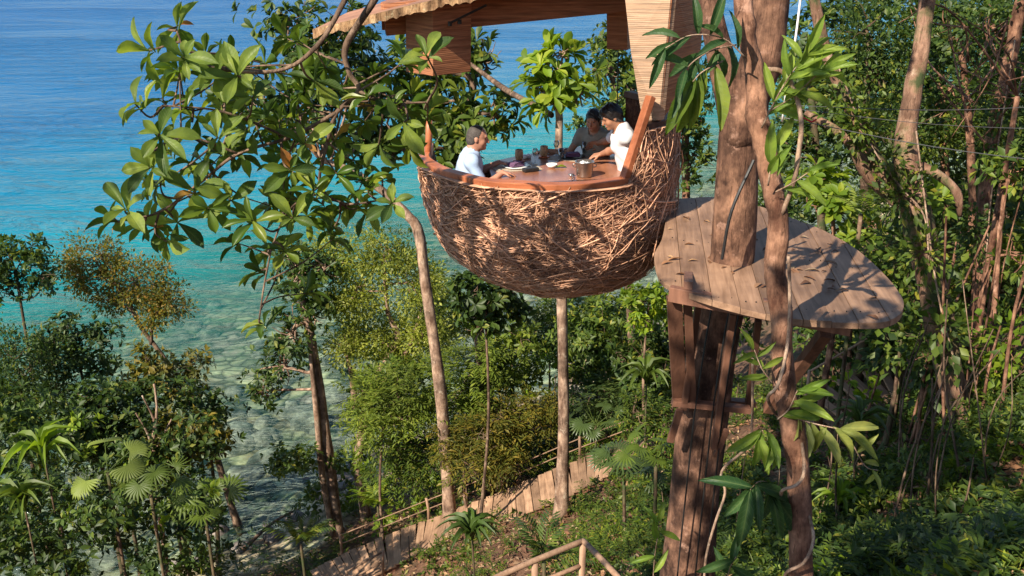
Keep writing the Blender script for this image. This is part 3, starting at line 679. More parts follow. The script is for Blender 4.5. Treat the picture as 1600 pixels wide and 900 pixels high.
# floor, bench, table
fl = [bowl(rad(a), ZB + .17, -.08) for a in range(0, 360, 12)]
MB().prism(fl, ZB + .15, ZB + .19).build('floor_boards', 'brown_wood', pod)
ZT = 16.58
tb = [PZ(*q, ZT)[:2] for q in ((772, 251), (800, 245), (838, 238), (890, 230), (926, 226), (950, 229), (968, 240), (976, 262), (978, 292), (960, 304), (860, 304), (800, 296), (768, 276), (764, 262))]
MB().prism(tb[::-1], ZT - .045, ZT).build('table', 'table', pod, bevel=.01)
tcx = np.mean(np.array(tb), 0)
MB().lathe((tcx[0], tcx[1], ZB + .19), [(.22, 0), (.2, .04), (.07, .08), (.07, ZT - .05 - ZB - .19)], 14).build('table_pedestal', 'brown_wood', pod)
for a0, a1 in ((-196, -150), (55, 100)):
    o_ = [bowl(rad(a), 16.13, -.07) for a in np.linspace(a0, a1, 10)]; i_ = [(1 - .40) * q + .40 * np.array([*PC, q[2]]) for q in o_][::-1]
    MB().prism(o_ + i_, 16.09, 16.15).build('bench', 'brown_wood', pod, bevel=.006)
# roof: bent slab with a ragged cut edge, carried on beams and stub columns wrapped in matting
def roof_z(x):
    u = x + 1.62
    return 18.19 + .26 * u - .022 * u * u
xs = np.linspace(-1.85, 1.9, 120); V = []; F = []; g = np.random.default_rng(5)
for x in xs:
    z = roof_z(x); e = .008 * math.sin(x * 13) + .012 * math.sin(x * 61 + 1) * math.sin(x * 7); u = (x + 1.62) / 3.5
    y0 = 9.15 - .3 * u + e + .25 * math.exp(-((x + 1.85) / .2) ** 2); y1 = 11.5
    th_ = .06 + .006 * math.sin(x * 17 + 2)
    V += [(x, y0, z - th_), (x, y1, z - th_), (x, y1, z), (x, y0, z)]
for i in range(len(xs) - 1):
    for j in range(4): F.append((i * 4 + j, i * 4 + (j + 1) % 4, (i + 1) * 4 + (j + 1) % 4, (i + 1) * 4 + j))
F += [(3, 2, 1, 0), tuple(len(V) - 4 + j for j in range(4))]
roof = MB().add(V, F).build('roof', 'roof_top', pod)
eV = []
for i, x in enumerate(xs):
    v = V[i * 4 + 3]; w = V[i * 4]; rgd = .010 * g.normal()
    eV += [(x, v[1] - .03, v[2] + .006), (x, v[1] + .05, v[2] + .006), (x, v[1] + .05, w[2] - .008 + rgd), (x, v[1] - .03, w[2] - .006 + rgd)]
MB().add(eV, F).build('thatch_edge', 'roof_edge', roof)
def mat_box(name, px0, py0, px1, py1, Y, wid, dep, rotz, mat='mat', par=None, taper=1.0):
    """upright box wrapped in matting from (px0,py0) at the top to (px1,py1) at the foot"""
    a = P(px0, py0, Y); b = P(px1, py1, Y); mb = MB(); c, s = math.cos(rotz), math.sin(rotz); V = []
    for q, k in ((b, taper), (a, 1.0)):
        for (u, v) in ((-1, -1), (1, -1), (1, 1), (-1, 1)):
            x = u * wid / 2 * k; y = v * dep / 2 * k; V.append((q[0] + c * x - s * y, q[1] + s * x + c * y, q[2]))
    mb.add(V, [(3, 2, 1, 0), (4, 5, 6, 7), (0, 1, 5, 4), (1, 2, 6, 5), (2, 3, 7, 6), (3, 0, 4, 7)])
    return mb.build(name, mat, par or pod, bevel=.006)
mat_box('column', 685, 5, 685, 112, 9.6, .46, .42, rad(42))
mat_box('column', 968, 0, 968, 76, 10.6, .22, .22, rad(-20))
mb = MB(); mb.beam(P(600, 30, 9.75) + [0, 0, 0], P(985, -8, 10.2), .16, .30); mb.build('front_beam', 'mat', pod, bevel=.006)
mb = MB(); mb.beam(P(606, 26, 9.7) + [0, 0.05, 0], P(640, 10, 11.2), .14, .26); mb.build('side_beam', 'mat', pod, bevel=.006)
mb = MB(); mb.beam(P(640, 14, 11.3), P(1010, 2, 11.3), .14, .2); mb.build('rear_beam', 'mat', pod, bevel=.006)
# tall tapering panel post on the side of the tree
def panel():
    Y = 9.1; yb = 9.3
    q = [P(974, -26, Y), P(1050, -26, Y - .1), P(1029, 188, Y), P(1004, 188, yb - .05), P(986, 82, Y)]
    bk = [p + np.array([.06, .05, 0]) for p in q]
    MB().add(q + bk, [(0, 1, 2, 3, 4), (9, 8, 7, 6, 5)] + [(i, (i + 1) % 5, 5 + (i + 1) % 5, 5 + i) for i in range(5)]).build('panel_front', 'mat_sunlit', pod)
    q2 = [P(1052, -26, Y - .1), P(1104, -26, Y + .75), P(1092, 110, Y + .7), P(1032, 190, Y + .02)]
    bk = [p + np.array([-.03, .06, 0]) for p in q2]
    MB().add(q2 + bk, [(0, 1, 2, 3), (7, 6, 5, 4)] + [(i, (i + 1) % 4, 4 + (i + 1) % 4, 4 + i) for i in range(4)]).build('panel_side', 'mat', pod)
panel()
# hanging cords and steel strut
for pa, pb, Y in (((674, 108), (669, 186), float(lp[1])), ((966, 70), (964, 235), 11.0)):
    a = P(*pa, Y); b = P(*pb, Y); MB().tube([a, b], .007, 6).build('cord', 'black', pod)
MB().tube([P(703, 36, 9.3), P(760, 8, 9.2)], .012, 6).build('strut', 'black', pod)
mb = MB()
for q in ((703, 37), (718, 34)): mb.lathe(P(q[0], q[1], 9.33), [(.02, -.02), (.02, .02)], 8)
mb.build('bracket', 'black', pod)
# suspension cable from the roof to the tree
MB().tube([P(1000, -20, 9.6), P(1110, -160, 9.0)], .012, 6).build('suspension_cable', 'black', pod)

# things on the table
def onT(px, py): return PZ(px, py, ZT)
def cup(px, py, label):
    p = onT(px, py); t = thing('beaker', label, 'cup', tuple(p), 'beakers on the dining table')
    MB().lathe(p + [0, 0, .001], [(.05, 0), (.065, .006), (.066, .012), (.03, .014)], 20).build('saucer', 'saucer', t, smooth=True)
    MB().lathe(p + [0, 0, .016], [(.032, 0), (.044, .02), (.047, .07), (.042, .115), (.034, .118), (.034, .08)], 18).build('cup', 'clay', t, smooth=True)
cup(811, 252, 'brown beaker on orange saucer beside the small white pots')
cup(850, 246, 'brown beaker on orange saucer near the reaching hand')
for px, py, l in ((820, 248, 'white salt pot standing closest to the brown beaker'), (826, 247, 'white pepper pot second from the brown beaker')):
    p = onT(px, py); o = MB().lathe(p + [0, 0, .001], [(.022, 0), (.03, .01), (.032, .035), (.022, .045), (.008, .05)], 14).build('condiment_pot', 'white_glaze', smooth=True); tag(o, l, 'pot', 'small white pots on the table')
def setting(px, py, rz, l1, l2, l3, side):
    p = onT(px, py); R = Matrix.Rotation(rz, 3, 'Z')
    o = MB().box(p + [0, 0, .003], (.50, .34, .004), R).build('placemat', 'placemat'); tag(o, l1, 'placemat', 'placemats on the table')
    o = MB().lathe(p + [0, 0, .0055], [(.09, 0), (.135, .012), (.14, .016), (.09, .009), (.01, .008)], 28).build('plate', 'slate' if side else 'white_glaze', smooth=True); tag(o, l2, 'plate', 'plates on the table')
    mb = MB(); c = p + np.array([0, 0, .03])
    for k in range(3): mb.box(c + [0, 0, .014 * k], (.17 - .015 * k, .12 - .012 * k, .013), Matrix.Rotation(rz + .25 + .15 * k, 3, 'Z'))
    o = mb.build('napkin', 'napkin', bevel=.004); tag(o, l3, 'napkin', 'folded napkins on the plates')
setting(806, 262, .3, 'woven placemat in front of the man in the blue shirt', 'white plate in front of the man in the blue shirt', 'folded purple napkin on the white plate', 0)
setting(895, 247, -.35, 'woven placemat in front of the woman', 'dark plate in front of the woman', 'folded purple napkin on the dark plate', 1)
for i_, (px, py, rz_, l_) in enumerate(((786, 268, .35, 'steel fork beside the white plate'), (826, 259, .35, 'steel knife beside the white plate'), (872, 252, -.3, 'steel fork beside the dark plate'), (921, 246, -.3, 'steel knife beside the dark plate'))):
    p = onT(px, py); dr = np.array([math.sin(rz_) * -1, math.cos(rz_), 0]); mb = MB(); mb.tube([p - dr * .09 + [0, 0, .011], p + [0, 0, .013], p + dr * .03 + [0, 0, .011]], .004, 6); mb.box(p + dr * .07 + [0, 0, .011], (.016, .08, .003), Matrix.Rotation(rz_, 3, 'Z'))
    o = mb.build('cutlery', 'steel', smooth=False); tag(o, l_, 'cutlery', 'cutlery on the table')
p = onT(862, 262); o = MB().lathe(p + [0, 0, .002], [(.03, 0), (.045, .012), (.062, .04), (.057, .04), (.04, .014), (.005, .010)], 20).build('bowl', 'white_glaze', smooth=True); tag(o, 'small white bowl in the middle of the table', 'bowl')
for px, py, l_ in ((836, 256, 'stemmed wine glass near the white plate'), (869, 243, 'stemmed wine glass near the reaching arm')):
    p = onT(px, py); o = MB().lathe(p + [0, 0, .002], [(.032, 0), (.030, .003), (.004, .008), (.004, .075), (.022, .095), (.034, .13), (.030, .17), (.028, .17), (.030, .13), (.018, .098)], 18).build('wine_glass', 'glass', smooth=True); tag(o, l_, 'glass', 'wine glasses on the table')
p = onT(829, 268); o = MB().box(p + [0, 0, .022], (.17, .08, .042), Matrix.Rotation(.45, 3, 'Z')).build('glasses_case', 'black_leather', bevel=.012); tag(o, 'black case lying beside the white plate', 'case')
p = onT(884, 239); o = MB().box(p + [0, 0, .03], (.13, .07, .055), Matrix.Rotation(.1, 3, 'Z')).build('camera_case', 'black_leather', bevel=.012); tag(o, 'small black bag under the woman\'s arm', 'bag')
p = onT(877, 249); o = MB().lathe(p + [0, 0, .002], [(.03, 0), (.033, .004), (.036, .12), (.033, .12), (.030, .01)], 18).build('tumbler', 'glass', smooth=True); tag(o, 'clear water glass beside the dark plate', 'glass')
p = onT(876, 263); a_ = np.array([.12, .03, .0]);
V_, F_ = leaves_np(np.array([p + [-.06, 0, .008], p + [-.02, .03, .008]]), np.array([[1, .2, .1], [-.8, .5, .12]]), np.array([[0, 0, 1.0]] * 2), np.array([.13, .10]), np.array([.06, .05]), 'obov')
o = link('garnish_leaf', mesh_np('garnish_leaf', V_, F_, True), 'leaf_lime'); tag(o, 'fresh green leaf sprig lying on the table', 'leaf')
p = onT(913, 276); t = thing('ice_bucket', 'steel ice bucket on the table before the waiter', 'bucket', tuple(p))
bk = MB().lathe(p + [0, 0, .002], [(.075, 0), (.082, .01), (.096, .15), (.102, .155), (.102, .163), (.092, .163), (.086, .10), (.02, .095)], 28).build('body', 'steel', t, smooth=True)
mb = MB(); g = np.random.default_rng(2)
for k in range(12):
    a = g.uniform(0, 6.28); r_ = g.uniform(0, .06); mb.box(p + [r_ * math.cos(a), r_ * math.sin(a), (.125 + g.uniform(0, .02))], (.034, .034, .034), Matrix.Rotation(g.uniform(0, 3), 3, (.3, .5, .8)))
mb.build('ice', 'ice', t, bevel=.004)
for s_ in (-1, 1): MB().tube(catmull([p + [s_ * .095, 0, .14], p + [s_ * .12, 0, .132], p + [s_ * .12, 0, .11], p + [s_ * .093, 0, .10]], 4), .006, 6).build('handle', 'steel', t, smooth=True)
p = onT(893, 277); mb = MB(); mb.tube(catmull([p + [0, .02, .012], p + [.01, -.06, .03], p + [.0, -.16, .012]], 5), .005, 6); mb.lathe(p + [0, .05, .008], [(.01, 0), (.03, .006), (.034, .012)], 12)
o = mb.build('spoon', 'steel', smooth=True); tag(o, 'steel serving spoon lying beside the ice bucket', 'spoon')
# ------------------------------------------------------------------ platform on the big tree
ZP = 16.35
def clip_poly(poly, n, d, keep):
    out = []
    for i in range(len(poly)):
        a, b = poly[i], poly[(i + 1) % len(poly)]; fa = (a @ n - d) * keep; fb = (b @ n - d) * keep
        if fa >= 0: out.append(a)
        if (fa >= 0) != (fb >= 0): out.append(a + (b - a) * (fa / (fa - fb)))
    return out
out_px = [(1052, 311), (1120, 309), (1165, 317), (1228, 337), (1290, 362), (1340, 392), (1378, 426), (1402, 454), (1412, 474), (1408, 490), (1394, 500), (1370, 505), (1310, 504), (1240, 499), (1165, 484), (1100, 466), (1055, 450), (1033, 436), (1024, 412), (1023, 395), (1034, 374), (1040, 345), (1043, 320)]
outl = catmull([PZ(a, b, ZP) for a, b in out_px] + [PZ(*out_px[0], ZP)], 3)[:-1, :2]
plat = thing('tree_platform', 'rounded plank platform built round the big tree beside the pod', 'platform', (2.1, 8.0, ZP - .6))
dv = (PZ(1304, 503, ZP) - PZ(1228, 341, ZP))[:2]; dv /= np.linalg.norm(dv); nv_ = np.array([-dv[1], dv[0]])
pr = outl @ nv_; lo, hi = pr.min(), pr.max(); nb_ = 9
edges = np.linspace(lo, hi, nb_ + 1) + np.append(np.append(0, np.random.default_rng(1).normal(size=nb_ - 1) * .02), 0)
for i in range(nb_):
    q = clip_poly(list(outl), nv_, edges[i] + .002, 1); q = clip_poly(q, nv_, edges[i + 1] - .002, -1)
    if len(q) < 3: continue
    q = np.array(q); c = q.mean(0); ang = math.atan2(dv[1], dv[0]) - math.pi / 2
    ca, sa = math.cos(-ang), math.sin(-ang); lq = (q - c) @ np.array([[ca, sa], [-sa, ca]])
    dz = .004 * (i % 3); MB().prism(list(lq[::-1]), -.045, dz).build('plank', 'deck', plat, bevel=.002, mw=Matrix.Translation((c[0], c[1], ZP)) @ Matrix.Rotation(ang, 4, 'Z'))
edge = np.array([[p[0], p[1], ZP - .075] for p in outl]); cen = edge.mean(0); edge = cen + (edge - cen) * .965
V = []; F = []; n = len(edge)
for p in edge:
    o_ = (p - cen); o_ /= np.linalg.norm(o_); V += [p, p + [0, 0, -.05], p - o_ * .05 + [0, 0, -.05], p - o_ * .05]
for i in range(n):
    for j in range(4): F.append((i * 4 + j, i * 4 + (j + 1) % 4, ((i + 1) % n) * 4 + (j + 1) % 4, ((i + 1) % n) * 4 + j))
nails = MB(); gn = np.random.default_rng(9)
for i in range(nb_):
    m_ = (edges[i] + edges[i + 1]) / 2; sel = [k for k in range(len(outl)) if abs(outl[k] @ nv_ - m_) < .16]
    if len(sel) < 2: continue
    al = [outl[k] @ dv for k in sel]
    for s_ in (min(al) + .22, max(al) - .22, (min(al) + max(al)) / 2):
        for e_ in (edges[i] + .05, edges[i + 1] - .05):
            q = dv * s_ + nv_ * e_; nails.lathe((q[0], q[1], ZP + .002), [(.005, 0), (.005, .0085), (.002, .009)], 6)
nl_ = nails.build('nail_heads', 'black', plat); nl_['kind'] = 'stuff'
# joists and braces
tk = lambda py: P(np.interp(py, [190, 400, 500, 640, 900], [1168, 1147, 1126, 1104, 1076]), py, 7.95)
for a, b in (((1042, 452), (1066, 452)),): pass
def post(name, pa, pb, Ya, Yb, w, h, mat='brown_wood', up=(0, -1, 0)):
    return MB().beam(P(*pa, Ya), P(*pb, Yb), w, h, up).build(name, mat, plat, bevel=.004)
post('joist', (1046, 458), (1330, 512), 7.25, 6.75, .07, .12, up=(0, 0, 1)); post('joist', (1060, 420), (1300, 440), 8.3, 8.1, .07, .12, up=(0, 0, 1))
post('joist', (1075, 450), (1075, 385), 7.2, 9.4, .07, .1, up=(0, 0, 1)); post('joist', (1200, 480), (1180, 400), 6.95, 9.0, .07, .1, up=(0, 0, 1))
post('strut', (1053, 462), (1062, 632), 7.3, 7.75, .12, .04); post('strut', (1074, 466), (1082, 640), 7.35, 7.7, .07, .04)
post('strut', (1092, 470), (1068, 640), 7.5, 7.65, .05, .05, 'dark_wood'); post('strut', (1145, 490), (1115, 700), 7.4, 7.62, .05, .05)
post('strut', (1062, 640), (1047, 690), 7.6, 7.65, .06, .04); post('strut', (1290, 520), (1200, 640), 7.1, 7.85, .09, .09, 'dark_wood')
post('strut', (1185, 500), (1168, 640), 7.3, 7.8, .05, .05, 'dark_wood')
post('cross_beam', (1050, 628), (1172, 640), 7.66, 7.66, .09, .05, up=(0, 0, 1)); post('cross_beam', (1060, 622), (1180, 630), 8.25, 8.25, .09, .05, up=(0, 0, 1))
post('wedge', (1135, 672), (1118, 712), 7.6, 7.66, .05, .05)
# ------------------------------------------------------------------ people
def surface_nets(Fd, org, h):
    ins = Fd < 0; nx, ny, nz = Fd.shape; cs = (nx - 1, ny - 1, nz - 1)
    cnt = np.zeros(cs, np.int16)
    for a in (0, 1):
        for b in (0, 1):
            for c in (0, 1): cnt += ins[a:a + cs[0], b:b + cs[1], c:c + cs[2]]
    act = np.argwhere((cnt > 0) & (cnt < 8)); ids = -np.ones(cs, np.int64); ids[tuple(act.T)] = np.arange(len(act))
    acc = np.zeros((len(act), 3)); nn = np.zeros(len(act))
    cor = [(a, b, c) for a in (0, 1) for b in (0, 1) for c in (0, 1)]
    for i, p in enumerate(cor):
        for q in cor[i + 1:]:
            if sum(abs(x - y) for x, y in zip(p, q)) != 1: continue
            fa = Fd[tuple((act + p).T)]; fb = Fd[tuple((act + q).T)]; m = (fa < 0) != (fb < 0)
            t = np.where(m, fa / np.where(m, fa - fb, 1), 0)
            pt = np.array(p) + t[:, None] * (np.array(q) - np.array(p)); acc[m] += pt[m]; nn[m] += 1
    V = org + h * (act + acc / nn[:, None])
    Q = []
    for ax in range(3):
        u, v = (ax + 1) % 3, (ax + 2) % 3
        sl0 = [slice(None)] * 3; sl1 = [slice(None)] * 3; sl0[ax] = slice(0, -1); sl1[ax] = slice(1, None)
        A = ins[tuple(sl0)]; B = ins[tuple(sl1)]; e = np.argwhere(A != B)
        ok = (e[:, u] > 0) & (e[:, v] > 0) & (e[:, u] < Fd.shape[u] - 1) & (e[:, v] < Fd.shape[v] - 1); e = e[ok]
        flip = A[tuple(e.T)]
        def cid(du, dv):
            c = e.copy(); c[:, u] += du; c[:, v] += dv; return ids[tuple(c.T)]
        q = np.stack([cid(-1, -1), cid(0, -1), cid(0, 0), cid(-1, 0)], -1)
        q[~flip] = q[~flip][:, ::-1]; Q.append(q)
    return V, np.vstack(Q)
def sdf_mesh(name, prims, h=.0082, cuts=(), pad=.03, sub=(), fold=0.0, freq=24.0):
    """prims: ('c',a,b,ra,rb,k) tapered limb or ('e',centre,(axes 3x3 rows),(radii),k); cuts: (point, normal) keep the side the normal points to"""
    lo = np.full(3, 1e9); hi = -lo; bb = []
    for p in prims:
        if p[0] == 'c': a, b, r = np.array(p[1]), np.array(p[2]), max(p[3], p[4]); l_, h_ = np.minimum(a, b) - r, np.maximum(a, b) + r
        else: r = max(p[3]); l_, h_ = np.array(p[1]) - r, np.array(p[1]) + r
        bb.append((l_, h_)); lo = np.minimum(lo, l_); hi = np.maximum(hi, h_)
    lo -= pad; hi += pad; dims = np.ceil((hi - lo) / h).astype(int) + 1
    Fd = np.full(dims, .05, np.float32)
    for p, (l_, h_) in zip(prims, bb):
        k = p[-1]; i0 = np.maximum(((l_ - lo - k - .012) / h).astype(int), 0); i1 = np.minimum(((h_ - lo + k + .012) / h).astype(int) + 2, dims)
        gx_ = [lo[d] + h * np.arange(i0[d], i1[d]) for d in range(3)]
        X = np.stack(np.meshgrid(*gx_, indexing='ij'), -1).astype(np.float32)
        if p[0] == 'c':
            a = np.array(p[1]); b = np.array(p[2]); d = b - a; t = np.clip(((X - a) @ d) / (d @ d + 1e-12), 0, 1)
            dist = np.linalg.norm(X - a - t[..., None] * d, axis=-1) - (p[3] + (p[4] - p[3]) * t)
        else:
            R = np.array(p[2]); q = ((X - np.array(p[1])) @ R.T) / np.array(p[3]); n_ = np.linalg.norm(q, axis=-1); n2 = np.linalg.norm(q / np.array(p[3]), axis=-1)
            dist = np.where(n_ > 1e-5, n_ * (n_ - 1) / (n2 + 1e-9), -min(p[3]))
        s = tuple(slice(i0[d], i1[d]) for d in range(3)); old = Fd[s]
        hh = np.clip(.5 + .5 * (old - dist) / max(k, 1e-4), 0, 1)
        Fd[s] = old * (1 - hh) + dist * hh - k * hh * (1 - hh)
    if cuts:
        gx_ = [lo[d] + h * np.arange(dims[d]) for d in range(3)]
        for (pt, nrm, *lim) in cuts:
            nrm = np.array(nrm, float); nrm /= np.linalg.norm(nrm)
            pl = ((gx_[0] - pt[0]) * nrm[0])[:, None, None] + ((gx_[1] - pt[1]) * nrm[1])[None, :, None] + ((gx_[2] - pt[2]) * nrm[2])[None, None, :]
            Fd = np.maximum(Fd, -pl)
    if fold:
        ax_ = [lo[d] + h * np.arange(dims[d]) for d in range(3)]; q0 = ax_[0][:, None, None]; q1 = ax_[1][None, :, None]; q2 = ax_[2][None, None, :]
        Fd = Fd + fold * (np.sin(q0 * freq + q2 * freq * 1.3 + 2 * np.sin(q1 * freq * .6)) * .6 + np.sin(q1 * freq * 1.4 - q2 * freq * .8 + 1.5 * np.sin(q0 * freq * .7)) * .6 + .35 * np.sin(q2 * freq * 2.6 + q0 * freq * 1.9)).astype(np.float32)
    for a, b2, r in sub:
        X = np.stack(np.meshgrid(*[lo[d] + h * np.arange(dims[d]) for d in range(3)], indexing='ij'), -1).astype(np.float32); dv_ = np.asarray(b2) - a
        tt = np.clip(((X - a) @ dv_) / (dv_ @ dv_), 0, 1); Fd = np.maximum(Fd, r - np.linalg.norm(X - a - tt[..., None] * dv_, axis=-1))
    Fd[0] = Fd[-1] = .05; Fd[:, 0] = Fd[:, -1] = .05; Fd[:, :, 0] = Fd[:, :, -1] = .05
    V, Q = surface_nets(Fd, lo, h)
    return mesh_np(name, V, Q, True)
def unit(v): v = np.asarray(v, float); return v / np.linalg.norm(v)
def elbow(S, Wr, L1, L2, pole):
    d = Wr - S; D = min(np.linalg.norm(d), L1 + L2 - .005); u = unit(d); a = (L1 * L1 - L2 * L2 + D * D) / (2 * D); h_ = math.sqrt(max(L1 * L1 - a * a, 0))
    p = np.asarray(pole, float); p = unit(p - u * p.dot(u)); return S + u * a + p * h_, S + u * D
def person(label, H, f, mats, hands, torso_lean, head_dir, hair, seat_z, floor_z, legs='sit', poles=None, neck_drop=.0, scale=1.0, sleeve=.62, curl=.5):
    """H head centre; f body facing; hands: (right wrist target, left wrist target)"""
    H = np.asarray(H, float); f = unit(f); up = np.array([0, 0, 1.0]); l = np.cross(up, f)
    hf = unit(head_dir); hl = unit(np.cross(up, hf)); hu = np.cross(hf, hl); HR = np.array([hf, hl, hu])
    tdir = unit(up + f * math.tan(torso_lean)); tb = np.cross(l, tdir)   # body forward
    s = scale; E = lambda a, b, c: H + hf * a * s + hl * b * s + hu * c * s
    Nk = E(-.035, 0, -.15) - f * .01
    Cn = np.array([tb, l, tdir])
    S = [Nk - tdir * .055 * s - l * .175 * s, Nk - tdir * .055 * s + l * .175 * s]
    chest = Nk - tdir * .20 * s; waist = Nk - tdir * .40 * s; pel = Nk - tdir * .53 * s
    head = [('e', E(-.008, 0, .022), HR, (.100 * s, .078 * s, .105 * s), .01), ('e', E(.022, 0, -.05), HR, (.072 * s, .060 * s, .072 * s), .03),
            ('c', E(.090, 0, .02), E(.113, 0, -.028), .009 * s, .015 * s, .012), ('c', E(.08, -.035, .032), E(.08, .035, .032), .014 * s, .014 * s, .014),
            ('e', E(.072, 0, -.095), HR, (.026, .026, .018), .02), ('e', E(.052, .042, -.03), HR, (.03, .026, .03), .02), ('e', E(.052, -.042, -.03), HR, (.03, .026, .03), .02),
            ('e', E(-.012, .079, -.005), HR, (.020, .009, .032), .006), ('e', E(-.012, -.079, -.005), HR, (.020, .009, .032), .006),
            ('c', E(.084, -.018, -.062), E(.084, .018, -.062), .010, .010, .008),
            ('c', E(-.03, 0, -.06), Nk, .056 * s, .060 * s, .03)]
    tor = [('e', chest, Cn, (.115 * s, .165 * s, .21 * s), .05), ('e', waist, Cn, (.105 * s, .145 * s, .17 * s), .06), ('e', pel, Cn, (.12 * s, .165 * s, .13 * s), .06),
           ('c', S[0], S[1], .062 * s, .062 * s, .05), ('c', Nk + tdir * .0, Nk - tdir * .1, .07 * s, .11 * s, .05)]
    arms = []; handp = []; sl = []
    for i, sgn in ((0, -1), (1, 1)):
        tgt = np.asarray(hands[i][0], float); pole = poles[i] if poles else -up + l * sgn * .5 - f * .4
        El, Wr = elbow(S[i], tgt, .285 * s, .255 * s, pole)
        arms += [('c', S[i], El, .050 * s, .040 * s, .03), ('c', El, El * .6 + Wr * .4, .041 * s, .040 * s, .02), ('c', El * .6 + Wr * .4, Wr, .040 * s, .026 * s, .02)]
        sl += [('c', S[i], S[i] + (El - S[i]) * sleeve, .063 * s, .058 * s, .03)]
        hd = unit(hands[i][1]); pn = np.asarray(hands[i][2], float); pn = unit(pn - hd * pn.dot(hd)); ac = np.cross(hd, pn) * sgn   # thumb side = +ac
        for q in range(4):
            o = (1.5 - q) * .0215; kn = Wr + hd * (.088 - .006 * abs(q - 1)) + ac * o
            handp.append(('c', Wr + ac * o * .55 + hd * .005, kn, .017, .0125, .008))
            ln = (.040, .046, .043, .034)[q]; c1 = curl * (.7 + .08 * q); d1 = hd * math.cos(c1) + pn * math.sin(c1); d2 = hd * math.cos(c1 * 2.1) + pn * math.sin(c1 * 2.1)
            m1 = kn + d1 * ln + ac * o * .15; m2 = m1 + d2 * ln * .85
            handp += [('c', kn, m1, .0092, .0084, .003), ('c', m1, m2, .0084, .0070, .003)]
        tb0 = Wr + hd * .025 + ac * .028; t1 = tb0 + unit(hd * .7 + ac * .65 + pn * .35) * .045; t2 = t1 + unit(hd * .95 + ac * .15 + pn * .4) * .032
        handp += [('c', Wr + hd * .012 + ac * .012, tb0, .018, .014, .008), ('c', tb0, t1, .0125, .0105, .005), ('c', t1, t2, .0105, .0085, .004)]
    lg = []
    hip = [pel - l * .09 * s - tdir * .04, pel + l * .09 * s - tdir * .04]
    for i, sgn in ((0, -1), (1, 1)):
        if legs == 'sit':
            kn = hip[i] + f * .40 + l * sgn * .03; kn[2] = hip[i][2] - .02; an = kn + f * .02; an[2] = floor_z + .08
        else:
            an = hip[i] - f * .10; an[2] = floor_z + .08; kn, an2 = elbow(hip[i], an, .43, .43, f)
        lg += [('c', hip[i], kn, .085 * s, .058 * s, .04), ('c', kn, an, .056 * s, .038 * s, .03), ('c', an - [0, 0, .03], an + f * .14 - [0, 0, .045], .04, .032, .02)]
    t = thing('person', label, 'person', (float(pel[0]), float(pel[1]), floor_z))
    body = link('body', sdf_mesh('body', tor + head + arms + handp + lg), mats[0], t)
    infl = lambda ps, e: [(p[0], p[1], p[2], p[3] + e, p[4] + e, p[5]) if p[0] == 'c' else (p[0], p[1], p[2], tuple(q + e for q in p[3]), p[4]) for p in ps]
    hem = waist - tdir * .13 * s
    link('shirt', sdf_mesh('shirt', infl(tor, .015) + sl, .009, [(hem, tdir)], sub=[(Nk - tdir * .05 + tb * .03, E(0, 0, -.05), .066 * s), (Nk + tb * .075 - tdir * .10, Nk + tb * .06, .03)], fold=.0045), mats[1], t)
    link('trousers', sdf_mesh('trousers', infl(tor[2:3] + lg, 0.012), .014, [(hem - tdir * .0, -tdir)]), 'trousers', t)
    if hair == 'short': hp = [('e', E(-.012, 0, .026), HR, (.1005 * s, .081 * s, .1055 * s), .01), ('e', E(-.05, 0, -.02), HR, (.06 * s, .072 * s, .07 * s), .02)]; cut = (E(.0, 0, .0) + hf * .004, -.72 * hf + .28 * hu)
    elif hair == 'thick': hp = [('e', E(-.014, 0, .034), HR, (.112 * s, .092 * s, .115 * s), .01), ('e', E(-.05, 0, -.03), HR, (.062 * s, .074 * s, .07 * s), .03), ('e', E(.055, .01, .10), HR, (.045, .06, .03), .03)]; cut = (E(.030, 0, .0), -.62 * hf + .70 * hu)
    else: hp = [('e', E(-.014, 0, .030), HR, (.107 * s, .089 * s, .112 * s), .01), ('e', E(-.09, 0, -.02), HR, (.05, .055, .055), .03), ('e', E(-.045, 0, -.05), HR, (.06, .078, .06), .03)]; cut = (E(.030, 0, .0), -.68 * hf + .66 * hu)
    link('hair', sdf_mesh('hair', hp, .005, [cut], fold=.0015 if hair == 'short' else .0035, freq=85.0), mats[2], t)
    for sg in (-1, 1):
        MB().lathe(E(.078, .033 * sg, .008), [(.002, -.010), (.009, -.006), (.011, 0), (.009, .006), (.002, .010)], 10).build('eye', 'eye', t, smooth=True)
    MB().tube([E(.088, -.024, -.064), E(.0955, 0, -.062), E(.088, .024, -.064)], [.004, .0075, .004], 8).build('mouth', 'lip', t, smooth=True)
    return t
FL = ZB + .19
Hm = P(746, 216, 10.15)
person('man in pale blue shirt seated at the table, seen in profile', Hm, (1, .12, 0), ('skin_fair', 'shirt_blue', 'hair_grey'),
       ((onT(800, 276) + [-.10, -.02, .05], (1, .2, -.15), (0, 0, -1)), (onT(794, 262) + [-.10, .04, .05], (1, -.1, -.1), (0, 0, -1))), rad(10), (1, .05, -.10), 'short', 16.15, FL, scale=1.04)
Hw = P(927, 188, 11.05)
person('woman in grey brown blouse reaching her arm across the table', Hw, (-.45, -.9, 0), ('skin_tan', 'shirt_taupe', 'hair_black'),
       ((onT(842, 240) + [.10, .02, .03], (-1, -.12, -.08), (0, 0, -1)), (onT(938, 243) + [.06, .04, .05], (-.9, -.4, -.1), (0, 0, -1))), rad(8), (-.40, -.9, -.22), 'tied', 16.15, FL, scale=.95, sleeve=.4, poles=((-.3, -.2, -1), (.5, .3, -1)), curl=.25)
Hs = P(956, 183, 10.35)
